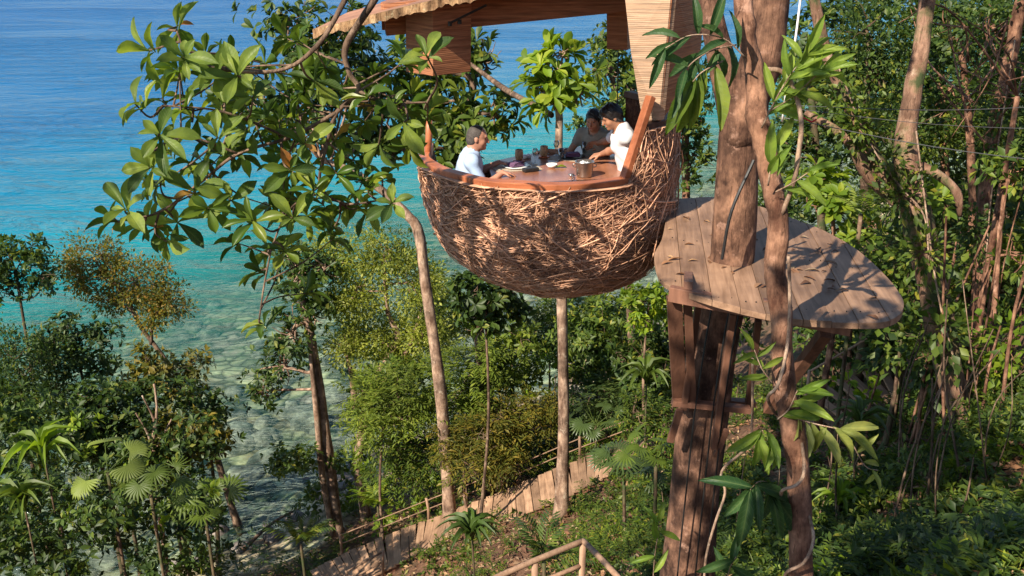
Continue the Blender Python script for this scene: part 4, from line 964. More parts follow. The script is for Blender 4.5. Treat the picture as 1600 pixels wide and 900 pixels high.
person('waiter with black hair in white shirt leaning over the table', Hs, (-.95, -.12, 0), ('skin_brown', 'shirt_white', 'hair_black'),
       ((onT(915, 243) + [.09, .05, .10], (-.9, .1, -.25), (0, -1, -.3)), (onT(918, 255) + [.10, .0, .07], (-1, .12, -.25), (0, .2, -1))), rad(14), (-.85, -.12, -.42), 'thick', 16.2, FL, legs='stand', scale=1.02, sleeve=.8, poles=((.2, .6, -1), (.5, -.5, -1)))
p = onT(914, 243) + np.array([.0, .02, .03]); o = MB().lathe(p, [(.028, 0), (.031, .004), (.034, .13), (.031, .13), (.028, .01)], 18).build('tumbler', 'glass', smooth=True); tag(o, 'clear glass in the hand of the waiter', 'glass')
# ------------------------------------------------------------------ trees
STY['almond_big'] = dict(form='rosette', k=8, L=.36, asp=.40)
STY['lance_big'] = dict(form='pinnate', k=11, L=.26, asp=.24, stem=.6)
def onG(px, py): return float(G(px, py)[1])
# the big tree that carries the platform
big = tree('support_tree', 'thick trunked tree rising through the plank platform beside the pod',
     [(1216, -90, 7.9, 30), (1206, 40, 7.9, 32), (1182, 140, 7.9, 33), (1160, 230, 7.95, 34), (1147, 400, 7.95, 35), (1126, 500, 7.95, 37), (1104, 640, 8.0, 39), (1076, 900, 8.0, 42)],
     [(np.array([4.2, 8.6, 22.2]), (1.7, 1.7, .9)), (np.array([2.6, 9.8, 22.8]), (1.6, 1.6, .9)), (np.array([5.4, 6.6, 21.6]), (1.6, 1.6, .8))], 'almond', 'leaf_mid', 'bark_big',  # crown blobs out of view overhead, placed to shade the slope
     limbs=[[(1092, -70, 8.25, 16), (1112, 30, 8.1, 19), (1134, 120, 8.0, 23), (1156, 225, 7.95, 27)]], cov=.5, lump=.07, sides=16, flare=1.3, thin=1.0)
for dx in (-18, 10, 26):
    pts = [P(np.interp(py, [190, 400, 500, 640, 900], [1168, 1147, 1126, 1104, 1076]) + dx, py, 7.62) for py in np.linspace(470, 905, 9)]
    MB().tube(catmull(pts, 3), .008, 5).build('cable', 'black', big)
MB().tube(catmull([P(1178, 250, 7.55), P(1143, 330, 7.5), P(1128, 405, 7.5)], 5), .013, 6).build('cable', 'black', big)
# slender tree in front with its climbers
slim = tree('slender_tree', 'slender reddish trunk wound with a pale vine in front of the platform',
     [(1140, -60, 6.7, 16), (1156, 40, 6.6, 16), (1164, 110, 6.6, 17), (1168, 180, 6.5, 18), (1190, 270, 6.4, 19), (1209, 340, 6.3, 18), (1206, 420, 6.3, 18), (1214, 500, 6.25, 19), (1218, 600, 6.2, 20), (1234, 680, 6.1, 19), (1246, 760, 6.1, 20), (1250, 900, 6.0, 22)],
     [], 'almond', 'leaf_mid', 'bark_red', lump=.10, sides=14, flare=1.3, thin=.9)
def vine(label, nodes, r=.012):
    pts = catmull([P(*q) for q in nodes], 6); o = MB().tube(pts, r, 7).build('vine', 'vine', smooth=True); tag(o, label, 'vine', 'vines on the slender tree')
vine('pale vine looping in an arch beside the upper slender trunk', [(1196, 108, 6.3), (1222, 112, 6.25), (1240, 138, 6.2), (1252, 190, 6.2), (1247, 245, 6.2), (1240, 285, 6.2), (1222, 335, 6.25)], .016)
vine('pale vine coiled tightly round the lower slender trunk', [(1232, 400, 6.1), (1234, 470, 6.1), (1230, 540, 6.05), (1216, 600, 5.97), (1200, 622, 6.05), (1215, 650, 6.35), (1245, 668, 6.2), (1254, 700, 6.0), (1256, 740, 5.9), (1244, 758, 5.85), (1222, 767, 5.9), (1225, 785, 6.2), (1255, 790, 6.1), (1268, 820, 5.95), (1270, 850, 5.85), (1255, 880, 5.78), (1228, 896, 5.8), (1220, 930, 6.0)], .012)
vine('thin vine hanging loose between the two trunks', [(1176, 560, 6.6), (1175, 660, 6.7), (1168, 697, 6.7), (1128, 736, 6.8), (1133, 770, 6.8), (1118, 815, 6.8), (1103, 872, 6.8), (1100, 930, 6.8)], .011)
# tall stems by the shore
y = onG(525, 838)
tree('shore_tree', 'twin stemmed pale tree between the shallows and the steps, leaves high up',
     [(452, 395, y, 6), (478, 490, y, 9), (490, 560, y, 10), (505, 660, y, 11), (518, 750, y, 11), (527, 838, y, 12)],
     [(478, 480, y, 42, 40), (440, 570, y + .5, 42, 44), (500, 420, y, 42, 36), (410, 610, y, 26, 30), (455, 520, y - .6, 36, 34), (456, 402, y, 34, 30), (470, 440, y - .4, 34, 30)], 'mid', 'leaf_dark', 'bark_pale',
     limbs=[[(484, 545, y - .2, 4), (494, 640, y - .25, 6), (503, 740, y - .25, 6), (521, 836, y - .2, 7)]], cov=1.5, group='tall trees by the steps')
y = onG(705, 822)
tree('shore_tree', 'tall grey trunk bending left at the top, left of the basket',
     [(500, 250, y, 5), (545, 266, y, 6), (592, 297, y, 8), (632, 335, y, 9), (650, 362, y, 10), (661, 440, y, 11), (680, 560, y, 11.5), (690, 650, y, 12), (697, 740, y, 12), (704, 822, y, 13)],
     [(470, 185, y, 60, 50), (540, 205, y + .8, 50, 45), (400, 150, y, 55, 50), (560, 110, y + 1, 45, 55), (490, 90, y, 50, 55), (470, 40, y + 1, 55, 50), (540, 40, y, 40, 40)], 'almond', 'leaf_dark', 'bark_pale', cov=1.7, group='tall trees by the steps')
y = onG(878, 806)
tree('shore_tree', 'straight trunk rising behind the basket, crown showing above the table',
     [(868, 130, y, 6), (874, 200, y, 8), (876, 300, y, 9), (879, 460, y, 10.5), (881, 600, y, 11), (880, 720, y, 11.5), (877, 806, y, 13)],
     [(870, 112, y, 40, 30), (846, 140, y, 24, 24), (904, 148, y, 22, 24), (880, 82, y, 24, 16), (868, 158, y, 30, 20)], 'almond_big', 'leaf_lime', 'bark_pale', limbs=[], cov=1.9, group='tall trees by the steps')
tree('shore_tree', 'dark glossy tree behind the man, its branch arching over the water',
     [(700, 110, y + 5, 6), (740, 130, y + 5, 7), (715, 220, y + 5, 8), (730, 330, y + 5, 9), (745, 470, y + 5, 10), (760, 640, y + 5, 10)],
     [(640, 200, y + 5, 62, 46), (725, 205, y + 4.5, 60, 42), (756, 92, y + 5, 30, 38), (600, 150, y + 5.6, 36, 36), (690, 160, y + 5, 56, 34), (772, 180, y + 4, 26, 36), (660, 100, y + 5.6, 40, 40), (600, 235, y + 4.5, 40, 28), (700, 255, y + 4.5, 30, 18)], 'almond_big', 'leaf_mid', 'bark_grey',
     limbs=[[(735, 100, y + 4.5, 4), (790, 140, y + 3, 5.5), (835, 164, y + 1.2, 6), (862, 180, y + .4, 6)]], cov=1.8, group='tall trees by the steps')
tree('shore_tree', 'small leaved tree rising behind the woman and the waiter',
     [(955, 90, 26, 5), (965, 200, 26, 7), (980, 400, 26, 8), (988, 560, 26, 9), (985, 660, 26, 9)],
     [(948, 110, 26, 34, 42), (985, 150, 26, 34, 46), (930, 185, 26, 36, 26), (1010, 90, 27, 40, 50), (960, 60, 26, 30, 20), (1040, 190, 27, 30, 40)], 'mid', 'leaf_mid', 'bark_grey', cov=1.9, group='tall trees by the steps')
# sunlit yellow-green tree between the trunks and other thickets below the basket
tree('thicket_tree', 'sunlit yellow green tree between the tall trunks, left below the basket',
     [(600, 420, 27, 4), (606, 490, 27, 5), (622, 530, 27, 6), (596, 575, 27, 7), (570, 640, 27, 8), (558, 735, 27, 9)],
     [(602, 395, 27, 52, 32), (555, 455, 27, 42, 44), (640, 440, 27, 44, 46), (590, 520, 27.5, 46, 34), (522, 410, 27.5, 34, 40), (662, 520, 27, 36, 44), (540, 540, 27, 34, 34), (620, 580, 27, 40, 30)], 'small', 'leaf_yellow', 'bark_pale', twigs=9,
     limbs=[[(535, 535, 27, 3), (548, 580, 27, 5), (556, 640, 27, 6)], [(660, 480, 27, 3), (640, 540, 27, 4), (600, 600, 27, 6)]], cov=2.6, clump=.28, group='thicket below the basket')
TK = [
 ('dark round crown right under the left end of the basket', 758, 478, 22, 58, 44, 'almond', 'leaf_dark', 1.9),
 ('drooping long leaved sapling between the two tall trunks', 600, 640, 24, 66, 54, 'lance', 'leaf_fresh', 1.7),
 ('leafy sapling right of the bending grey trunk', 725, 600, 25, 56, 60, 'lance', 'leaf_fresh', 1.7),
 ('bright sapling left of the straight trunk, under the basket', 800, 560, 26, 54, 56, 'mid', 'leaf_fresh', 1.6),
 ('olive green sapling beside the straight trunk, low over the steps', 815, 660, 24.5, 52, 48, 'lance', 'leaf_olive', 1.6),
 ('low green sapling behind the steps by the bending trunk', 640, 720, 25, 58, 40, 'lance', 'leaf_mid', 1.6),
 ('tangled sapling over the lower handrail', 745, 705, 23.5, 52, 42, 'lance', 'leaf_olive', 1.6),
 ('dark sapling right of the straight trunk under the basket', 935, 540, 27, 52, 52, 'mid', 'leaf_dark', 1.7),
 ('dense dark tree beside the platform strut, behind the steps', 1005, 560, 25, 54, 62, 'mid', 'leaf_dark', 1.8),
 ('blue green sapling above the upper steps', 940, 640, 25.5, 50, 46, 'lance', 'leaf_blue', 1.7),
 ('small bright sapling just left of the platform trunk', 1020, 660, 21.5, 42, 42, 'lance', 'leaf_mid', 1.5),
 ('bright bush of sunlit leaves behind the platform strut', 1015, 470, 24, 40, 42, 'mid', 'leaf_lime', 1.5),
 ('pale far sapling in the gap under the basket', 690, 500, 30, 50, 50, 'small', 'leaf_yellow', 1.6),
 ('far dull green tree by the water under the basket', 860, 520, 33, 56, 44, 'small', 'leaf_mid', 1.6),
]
for lab, px, py, Y, rx, ry, sty, lm, cv in TK:
    g = np.random.default_rng(int(px * 7 + py)); bl = [(px, py, Y, rx * .72, ry * .7)]
    for q in range(4): a = q * 1.57 + g.uniform(0, 1); bl.append((px + rx * .68 * math.cos(a), py + ry * .66 * math.sin(a), Y + g.normal() * .4, rx * .46, ry * .46))
    c = P(px, py + ry * .3, Y); b = np.array([c[0] + g.normal() * .3, c[1], gz(c[0], c[1]) - .1])
    tree('thicket_tree', lab, [(P(px, py, Y), .03), ((c * .55 + b * .45) + g.normal(size=3) * [.15, .1, 0], .045), (b, .06)], bl, sty, lm, 'bark_grey', cov=cv * 1.35, twigs=8, group='thicket below the basket', sides=8)
# trees on the shore in the lower left
y = onG(375, 835)
tree('shoreline_tree', 'leaning tree with rusty orange tinted crown over the shallows',
     [(200, 470, y, 3.5), (226, 520, y, 5), (250, 552, y, 6), (292, 615, y, 7), (330, 690, y, 8), (355, 770, y, 8.5), (376, 835, y, 10)],
     [(150, 402, y, 44, 28), (212, 438, y, 48, 30), (268, 466, y, 30, 24), (180, 470, y + .5, 42, 22), (120, 430, y + .4, 30, 26), (245, 490, y, 34, 20)], 'small', 'leaf_orange', 'bark_grey',
     thin=.62, limbs=[[(150, 410, y, 2.5), (185, 450, y, 3.5), (222, 515, y, 5)], [(262, 455, y, 2.5), (240, 500, y, 3.5), (236, 538, y, 5)]], cov=2.4, clump=.2, group='trees along the lower shore')
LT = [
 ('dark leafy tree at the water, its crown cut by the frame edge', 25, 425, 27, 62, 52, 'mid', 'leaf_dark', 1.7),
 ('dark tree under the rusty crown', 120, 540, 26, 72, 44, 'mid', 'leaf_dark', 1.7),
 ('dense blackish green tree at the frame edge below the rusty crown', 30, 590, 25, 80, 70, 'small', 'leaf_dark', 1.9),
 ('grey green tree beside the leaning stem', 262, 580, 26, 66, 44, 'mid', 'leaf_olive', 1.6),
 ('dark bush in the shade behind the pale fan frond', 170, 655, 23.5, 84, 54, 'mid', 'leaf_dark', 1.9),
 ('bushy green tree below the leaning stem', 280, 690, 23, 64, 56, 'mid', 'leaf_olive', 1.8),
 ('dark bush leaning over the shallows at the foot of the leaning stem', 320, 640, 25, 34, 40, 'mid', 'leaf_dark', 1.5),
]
for lab, px, py, Y, rx, ry, sty, lm, cv in LT:
    g = np.random.default_rng(int(px * 7 + py)); bl = [(px, py, Y, rx * .72, ry * .7)]
    for q in range(5): a = q * 1.26 + g.uniform(0, 1); bl.append((px + rx * .72 * math.cos(a), py + ry * .7 * math.sin(a), Y + g.normal() * .5, rx * .44, ry * .44))
    c = P(px, py + ry * .3, Y); b = np.array([c[0] + g.normal() * .4, c[1], gz(c[0], c[1]) - .1])
    tree('shoreline_tree', lab, [(P(px, py, Y), .05), ((c * .5 + b * .5) + g.normal(size=3) * [.2, .1, 0], .07), (b, .10)], bl, sty, lm, 'bark_dark', cov=cv, twigs=9, group='trees along the lower shore', sides=8)
# bare pale snag
tree('bare_shrub', 'bare pink grey shrub with leafless twigs among the shore trees', [(240, 600, 22.6, 2), (243, 650, 22.6, 3), (238, 690, 22.6, 4), (240, 740, 22.6, 5)], [], 'mid', 'leaf_mid', 'bark_pale',
     limbs=[[(212, 645, 22.5, 1.5), (228, 672, 22.5, 2.2), (238, 695, 22.6, 3)], [(268, 655, 22.6, 1.5), (255, 680, 22.6, 2), (241, 705, 22.6, 3)], [(222, 618, 22.5, 1.5), (236, 645, 22.6, 2), (242, 662, 22.6, 2.5)]], cat='shrub')
# forest on the slope at the far side of the platform
tree('forest_tree', 'gnarled mossy trunk that forks below the canopy, right of the platform',
     [(1455, -40, 13.4, 15), (1428, 130, 13.3, 17), (1412, 245, 13.2, 21), (1432, 330, 13, 27), (1456, 450, 12.8, 29), (1480, 560, 12.7, 24), (1502, 650, 12.6, 18), (1522, 730, 12.6, 18)],
     [(np.array([6.0, 13.5, 19.6]), (1.8, 1.6, .8)), (np.array([8.4, 13.0, 19.4]), (1.8, 1.6, .8))], 'mid', 'leaf_dark', 'bark_root',
     limbs=[[(1268, -20, 13.6, 9), (1290, 80, 13.5, 11), (1328, 165, 13.4, 13), (1348, 212, 13.3, 15), (1374, 262, 13.2, 17), (1418, 312, 13.1, 20)], [(1500, 338, 12.6, 4), (1494, 300, 12.6, 8), (1462, 270, 12.8, 9), (1440, 262, 13, 10)],
            [(1258, 175, 13.2, 5), (1320, 215, 13.1, 8), (1360, 280, 13.1, 11), (1424, 330, 13, 16)]], cov=.6, lump=.16, sides=16, group='forest right of the platform', thin=.84)
RT = [  # label, trunk nodes, blobs, style, leaf
 ('leaning red brown trunk near the frame edge, right of the gnarled one', [(1606, -40, 17, 12), (1572, 110, 17, 13), (1548, 230, 17, 13), (1534, 340, 17, 12), (1528, 470, 16.5, 12)], [(1560, 40, 17.5, 60, 46), (1585, 140, 17.5, 50, 46)], 'small', 'leaf_dark'),
 ('thin straight forest trunk just right of the forked one', [(1500, 60, 19, 6), (1515, 200, 19, 7), (1520, 330, 19, 8), (1512, 480, 19, 8)], [(1500, 50, 19, 60, 46), (1480, 140, 19, 48, 44)], 'mid', 'leaf_dark'),
 ('thin pale stem rising from the undergrowth by the frame edge', [(1575, 280, 14, 4), (1560, 400, 14, 5), (1545, 560, 13.6, 6), (1536, 700, 13.4, 7)], [(1585, 270, 14, 36, 40), (1590, 400, 14, 40, 44)], 'mid', 'leaf_mid'),
 ('dark tree behind the arching vine', [(1262, 90, 22, 6), (1280, 300, 22, 8), (1290, 480, 22, 9)], [(1270, 60, 22, 60, 60), (1300, 160, 22, 60, 54), (1250, 230, 22, 50, 44)], 'mid', 'leaf_dark'),
 ('dark tree between the vine and the gnarled trunk', [(1360, 60, 18, 6), (1350, 250, 18, 8), (1362, 460, 18, 9)], [(1350, 40, 18, 56, 50), (1375, 120, 18, 54, 50), (1335, 110, 18.5, 40, 40), (1390, 210, 18, 40, 40)], 'small', 'leaf_dark'),
 ('leafy tree right behind the fork of the gnarled trunk', [(1470, 100, 24, 7), (1478, 300, 24, 8), (1480, 460, 24, 9)], [(1460, 70, 24, 60, 60), (1490, 190, 24, 56, 56), (1440, 200, 24, 46, 54)], 'small', 'leaf_mid'),
 ('far dark tree at the top corner of the picture', [(1570, 100, 27, 7), (1565, 300, 27, 8), (1560, 430, 27, 9)], [(1570, 70, 27, 66, 70), (1530, 210, 27, 50, 50), (1600, 250, 27, 46, 60)], 'mid', 'leaf_dark'),
 ('far tree in the gap between pod panel and big trunk', [(1070, 120, 28, 6), (1072, 300, 28, 8), (1070, 480, 28, 9)], [(1075, 160, 28, 34, 50), (1085, 250, 28, 34, 40), (1060, 90, 29, 40, 50)], 'mid', 'leaf_mid'),
 ('low bright tree behind the far corner of the platform', [(1300, 330, 17, 4), (1302, 420, 17, 5), (1304, 500, 17, 6)], [(1300, 320, 17, 46, 30), (1350, 350, 17, 40, 30), (1270, 290, 18, 40, 30)], 'almond', 'leaf_lime'),
 ('broad leaved dark tree right of the platform tip', [(1400, 400, 15, 4), (1404, 480, 15, 6), (1410, 560, 14.8, 7)], [(1385, 390, 15, 44, 34), (1420, 450, 15, 40, 40), (1360, 420, 15.5, 40, 30)], 'broad', 'leaf_mid'),
 ('tree with pale leaves beside the leaning red brown trunk', [(1545, 420, 18, 4), (1548, 500, 18, 5), (1550, 560, 17.6, 6)], [(1545, 410, 18, 46, 36), (1580, 460, 18, 44, 40), (1505, 440, 18.5, 40, 36)], 'mid', 'leaf_mid'),
 ('shaded tree below the platform, beside the upper boardwalk', [(1330, 500, 19, 4), (1325, 580, 19, 6), (1322, 640, 18.6, 7)], [(1290, 540, 20, 44, 34), (1345, 520, 20, 44, 30), (1390, 530, 19, 40, 36)], 'mid', 'leaf_dark'),
 ('slim dark stem in front of the upper boardwalk', [(1408, 520, 14.5, 3), (1398, 600, 14.5, 4), (1384, 690, 14.2, 5)], [(1408, 520, 14.5, 36, 28), (1425, 560, 14.5, 26, 26)], 'broad', 'leaf_mid'),
 ('slim stem left of the gnarled trunk base', [(1450, 560, 13.4, 3), (1440, 640, 13.4, 4), (1430, 740, 13.2, 5)], [(1452, 560, 13.6, 34, 30)], 'broad', 'leaf_dark'),
 ('leafy sapling glowing at the frame edge over the undergrowth', [(1570, 540, 13, 3), (1575, 620, 13, 4), (1580, 720, 12.8, 5)], [(1572, 545, 13, 40, 36), (1585, 640, 13, 36, 40), (1560, 600, 13.2, 30, 30)], 'broad', 'leaf_lime'),
]
for lab, tr, bl, sty, lm in RT:
    tree('forest_tree', lab, tr, bl, sty, lm, 'bark_moss' if 'dark' in lab else 'bark_red', cov=1.7, twigs=9, group='forest right of the platform', sides=9)
def climber(label, nodes, r, style, mat, cov, n):
    gg = np.random.default_rng(n); Q, _ = path3(nodes); bl = [(Q[i] + gg.normal(size=3) * [.08, .05, .05] + [0, -.12, 0], (r * gg.uniform(.6, 1.2), r * .7, r * 1.1)) for i in gg.integers(0, len(Q), n)]
    me, _ = crown_mesh('leaves', bl, style, gg, cov); t_ = thing('climbing_plant', label, 'climber', tuple(Q[-1]), 'climbing plants'); o = link('leaves', me, mat, t_); o['kind'] = 'stuff'
    MB().tube(Q + [0.02, -.2, 0], .012, 6).build('stem', 'vine', t_, smooth=True)
climber('small leaved climber clothing the forked limbs of the gnarled trunk', [(1300, 100, 13.4, 3), (1345, 212, 13.2, 3), (1395, 285, 13, 3), (1432, 330, 12.8, 3), (1440, 400, 12.6, 3)], .20, 'small', 'leaf_mid', 1.0, 12)
climber('leafy climber on the lower gnarled trunk', [(1420, 200, 13.0, 3), (1450, 430, 12.5, 3), (1475, 540, 12.4, 3), (1500, 650, 12.3, 3), (1512, 710, 12.3, 3)], .16, 'broad', 'leaf_mid', .9, 6)
climber('dark climber on the leaning red brown trunk', [(1575, 60, 16.7, 3), (1550, 220, 16.7, 3), (1536, 330, 16.7, 3), (1530, 420, 16.4, 3)], .22, 'small', 'leaf_dark', .9, 8)
# overhanging big-leaved tree whose boughs reach in from the top
NEARC = [(275, 35), (285, 95), (322, 80), (228, 74), (205, 158), (250, 155), (282, 112), (335, 118), (372, 118), (250, 205), (262, 238), (238, 262), (252, 285), (300, 300), (410, 190), (380, 205), (440, 195), (335, 212), (375, 242), (450, 265),
         (360, 312), (225, 348), (178, 338), (278, 345), (262, 372), (202, 322), (420, 392), (432, 322), (455, 342), (542, 322), (577, 332), (512, 322), (612, 308), (592, 228), (632, 190), (662, 168), (668, 88), (537, 122), (556, 150), (490, 128), (520, 222), (395, 150), (305, 180), (345, 165), (320, 255), (470, 225), (405, 508), (480, 300), (560, 250), (602, 272), (640, 232), (530, 270), (570, 190), (610, 160), (482, 342), (392, 342), (322, 332), (448, 392), (410, 425), (300, 250), (575, 290), (520, 360)]
BR = [[(640, -120, 6.6, 14), (600, -30, 6.7, 9), (585, 0, 6.7, 8), (541, 70, 6.8, 7), (545, 112, 6.8, 6), (560, 142, 6.8, 5.5), (526, 176, 6.8, 5), (511, 222, 6.8, 4)],
      [(640, -120, 6.6, 14), (560, -40, 6.6, 8), (538, 2, 6.6, 6), (500, 66, 6.5, 5), (450, 106, 6.5, 4.5), (380, 112, 6.4, 4), (300, 95, 6.4, 3), (276, 48, 6.4, 2)],
      [(526, 176, 6.8, 4.5), (452, 215, 6.7, 4), (372, 240, 6.6, 3.5), (312, 286, 6.6, 3), (248, 332, 6.6, 2.4), (190, 342, 6.5, 1.8)],
      [(560, 142, 6.8, 4), (600, 160, 6.7, 3), (668, 160, 6.7, 2.2)], [(511, 222, 6.8, 4), (500, 290, 6.8, 3), (540, 318, 6.8, 2.5), (600, 312, 6.8, 1.8)],
      [(452, 215, 6.7, 3), (350, 175, 6.6, 2.6), (255, 165, 6.5, 2)], [(500, 290, 6.8, 3), (450, 330, 6.7, 2.4), (424, 388, 6.7, 2)], [(372, 240, 6.6, 3), (300, 215, 6.5, 2.4), (255, 225, 6.5, 2)],
      [(424, 388, 6.7, 2), (412, 450, 6.7, 2), (405, 500, 6.7, 2)]]
g = np.random.default_rng(21)
tb_ = np.array([-6.2, 3.2, gz(-6.2, 3.2) - .2])
over = thing('overhanging_tree', 'big leaved tree whose boughs reach in from above, left of the basket', 'tree', tuple(tb_))
mb = MB(); lim = catmull([tb_, [-6.1, 3.3, 15], [-5.6, 3.7, 18.6], [-4.2, 4.8, 20.6], [-2.4, 5.8, 20.6], P(640, -120, 6.6)], 6)
mb.add(*tube(lim, np.linspace(.26, .045, len(lim)), 12, True, .08)); skel = []
for b in BR:
    q, r = path3(b); r = r * .72; q = q + np.cumsum(g.normal(size=q.shape) * .008, axis=0) * np.linspace(0, 1, len(q))[:, None] * 0; mb.add(*tube(q, r, 8, True, .12)); skel.append(q)
skel = np.vstack(skel); lp_, ld_, lu_ = [], [], []
for (cx, cy) in NEARC:
    d0 = skel[np.argmin(((skel - P(cx, cy, 6.6)) ** 2).sum(1))]
    c = P(cx + g.normal() * 4, cy + g.normal() * 4, d0[1] + g.normal() * .28)
    mb.add(*tube(catmull([d0, (d0 + c) / 2 + g.normal(size=3) * .03 - [0, 0, .02], c], 4), np.linspace(.010, .005, 9), 5, False))
    ax = unit(c - d0 + np.array([-.05, -.05, .12])); k = int(g.integers(6, 8))
    e1 = unit(np.cross(ax, [.3, .2, .9])); e2 = np.cross(ax, e1); a0 = g.uniform(0, 6.28)
    for i in range(k):
        a = a0 + i * 2.4 + g.normal() * .15; tilt = g.uniform(.1, .75); d = unit((math.cos(a) * e1 + math.sin(a) * e2) + ax * tilt - np.array([0, 0, .12]))
        lp_.append(c - ax * .012 * i); ld_.append(d); lu_.append(unit(ax + np.array([0, -.25, .5]) + g.normal(size=3) * .12))
mb.build('trunk', 'bark_grey', over, smooth=True)
LM = []
for i in range(6):
    tv, tf = leaf_tmpl('obov'); tv = tv.copy(); gg = np.random.default_rng(40 + i)
    tv[:, 1] *= .35 * gg.uniform(.8, 1.25); tv[:, 2] += gg.normal() * .10 * tv[:, 0] ** 2 + .02 * np.sin(tv[:, 0] * 9 + gg.uniform(0, 6)) * np.abs(tv[:, 1]) * 4; tv[:, 1] += gg.normal() * .05 * tv[:, 0] ** 2
    LM.append(mesh_np('leaf', tv, tf, True))
def leaf_obj(parent, pos, d, u, L, mat, meshes, name='leaf'):
    me = meshes[int(g.integers(0, len(meshes)))]
    key = (me.name, mat)
    if key not in LEAFM:
        m2 = me.copy(); m2.materials.append(M[mat]); LEAFM[key] = m2
    D, S, U = frames(np.array([d], float), np.array([u], float))
    R = Matrix((Vector(D[0]), Vector(S[0]), Vector(U[0]))).transposed().to_4x4()
    return link(name, LEAFM[key], None, parent, Matrix.Translation(Vector(pos)) @ R @ Matrix.Scale(L, 4))
LEAFM = {}
def near_leaf_mat(name, c0, c1, tf=.3):
    m, nt, out = new_mat(name); oi = N(nt, 'ShaderNodeObjectInfo'); tc = N(nt, 'ShaderNodeTexCoord'); sp = N(nt, 'ShaderNodeSeparateXYZ'); nt.links.new(tc.outputs['Object'], sp.inputs[0])
    base = mixc(nt, oi.outputs['Random'], c0, c1)
    ab = N(nt, 'ShaderNodeMath', operation='ABSOLUTE'); nt.links.new(sp.outputs[1], ab.inputs[0])
    # side veins run forward from the midrib
    vx = N(nt, 'ShaderNodeMath', operation='MULTIPLY_ADD'); nt.links.new(ab.outputs[0], vx.inputs[0]); vx.inputs[1].default_value = -1.0; nt.links.new(sp.outputs[0], vx.inputs[2])
    wv = N(nt, 'ShaderNodeMath', operation='PINGPONG'); nt.links.new(vx.outputs[0], wv.inputs[0]); wv.inputs[1].default_value = .05
    vr = ramp(nt, [(0, (1, 1, 1)), (.12, (0, 0, 0))], None); ms = N(nt, 'ShaderNodeMath', operation='MULTIPLY'); nt.links.new(wv.outputs[0], ms.inputs[0]); ms.inputs[1].default_value = 20; nt.links.new(ms.outputs[0], vr.inputs[0])
    mr_ = ramp(nt, [(0, (1, 1, 1)), (.018, (0, 0, 0))], ab.outputs[0])
    vm = mixc(nt, 1.0, vr.outputs[0], mr_.outputs[0], 'LIGHTEN')
    nz = N(nt, 'ShaderNodeTexNoise', i_Scale=3.0, i_Detail=4); nt.links.new(tc.outputs['Object'], nz.inputs['Vector'])
    mot = ramp(nt, [(.35, (.75, .8, .8)), (.7, (1.2, 1.15, 1))], nz.outputs[0]); base = mixc(nt, 1.0, base, mot.outputs[0], 'MULTIPLY')
    vl = N(nt, 'ShaderNodeMath', operation='MULTIPLY'); nt.links.new(vm, vl.inputs[0]); vl.inputs[1].default_value = .35
    col = mixc(nt, vl.outputs[0], base, (.16, .22, .07))
    b = N(nt, 'ShaderNodeBsdfPrincipled'); nt.links.new(col, b.inputs['Base Color']); b.inputs['Roughness'].default_value = .5; b.inputs['Specular IOR Level'].default_value = .32
    bp = N(nt, 'ShaderNodeBump', i_Strength=.4, i_Distance=.01); bp.invert = True; nt.links.new(vm, bp.inputs['Height']); nt.links.new(bp.outputs[0], b.inputs['Normal'])
    t = N(nt, 'ShaderNodeBsdfTranslucent'); nt.links.new(mixc(nt, 1.0, col, (2.2, 2.2, 1.1), 'MULTIPLY'), t.inputs['Color'])
    mx = N(nt, 'ShaderNodeMixShader'); mx.inputs[0].default_value = tf; nt.links.new(b.outputs[0], mx.inputs[1]); nt.links.new(t.outputs[0], mx.inputs[2]); nt.links.new(mx.outputs[0], out.inputs[0]); return m
M['nl_green'] = near_leaf_mat('near_leaf_green', (.06, .105, .015), (.17, .225, .036), .38)
M['nl_lime2'] = near_leaf_mat('near_leaf_fresh', (.12, .18, .03), (.20, .25, .045), .35)
M['nl_dark2'] = near_leaf_mat('near_leaf_deep', (.028, .06, .012), (.06, .105, .02))
M['nl_sere'] = near_leaf_mat('near_leaf_sere', (.30, .20, .04), (.34, .12, .04))
M['nl_lime'] = near_leaf_mat('near_leaf_lime', (.12, .20, .03), (.20, .27, .045), .35)
M['nl_dark'] = near_leaf_mat('near_leaf_dark', (.022, .06, .022), (.045, .095, .03))
M['nl_yellow'] = near_leaf_mat('near_leaf_yellow', (.19, .23, .05), (.28, .30, .09), .35)
print('near leaves', len(lp_))
for i, (p, d, u) in enumerate(zip(lp_, ld_, lu_)):
    if i < 300: leaf_obj(over, p, d, u, g.uniform(.10, .26), ('nl_green', 'nl_green', 'nl_green', 'nl_green', 'nl_dark2', 'nl_lime2', 'nl_lime2', 'nl_lime2')[int(g.integers(0, 8))] if g.random() > .025 else 'nl_sere', LM)
TW = []
for _ in range(52):
    s0 = skel[g.integers(12, len(skel))]; c = s0 + g.normal(size=3) * [.30, .22, .20] + [-.05, .35, 0]
    q = c - CAM; ppx = 800 + q[0] / (q[1] * CP - q[2] * SP) * F_PX
    if ppx > 690 or ppx < 170 or c[2] > 18.4: continue
    TW.append((s0, c))
    ax = unit(c - s0 + np.array([-.05, -.1, .2])); e1 = unit(np.cross(ax, [.3, .2, .9])); e2 = np.cross(ax, e1); a0 = g.uniform(0, 6.28)
    for i in range(7):
        a = a0 + i * 2.4; lp_.append(c); ld_.append(unit((math.cos(a) * e1 + math.sin(a) * e2) + ax * g.uniform(.1, .7) - np.array([0, 0, .1]))); lu_.append(unit(ax + np.array([0, -.25, .5]) + g.normal(size=3) * .15))
tw = MB()
for a_, c_ in TW: tw.tube(catmull([a_, (a_ + c_) / 2 + g.normal(size=3) * .02, c_], 4), np.linspace(.008, .004, 9), 5, False)
tw.build('twigs', 'bark_grey', over, smooth=True)
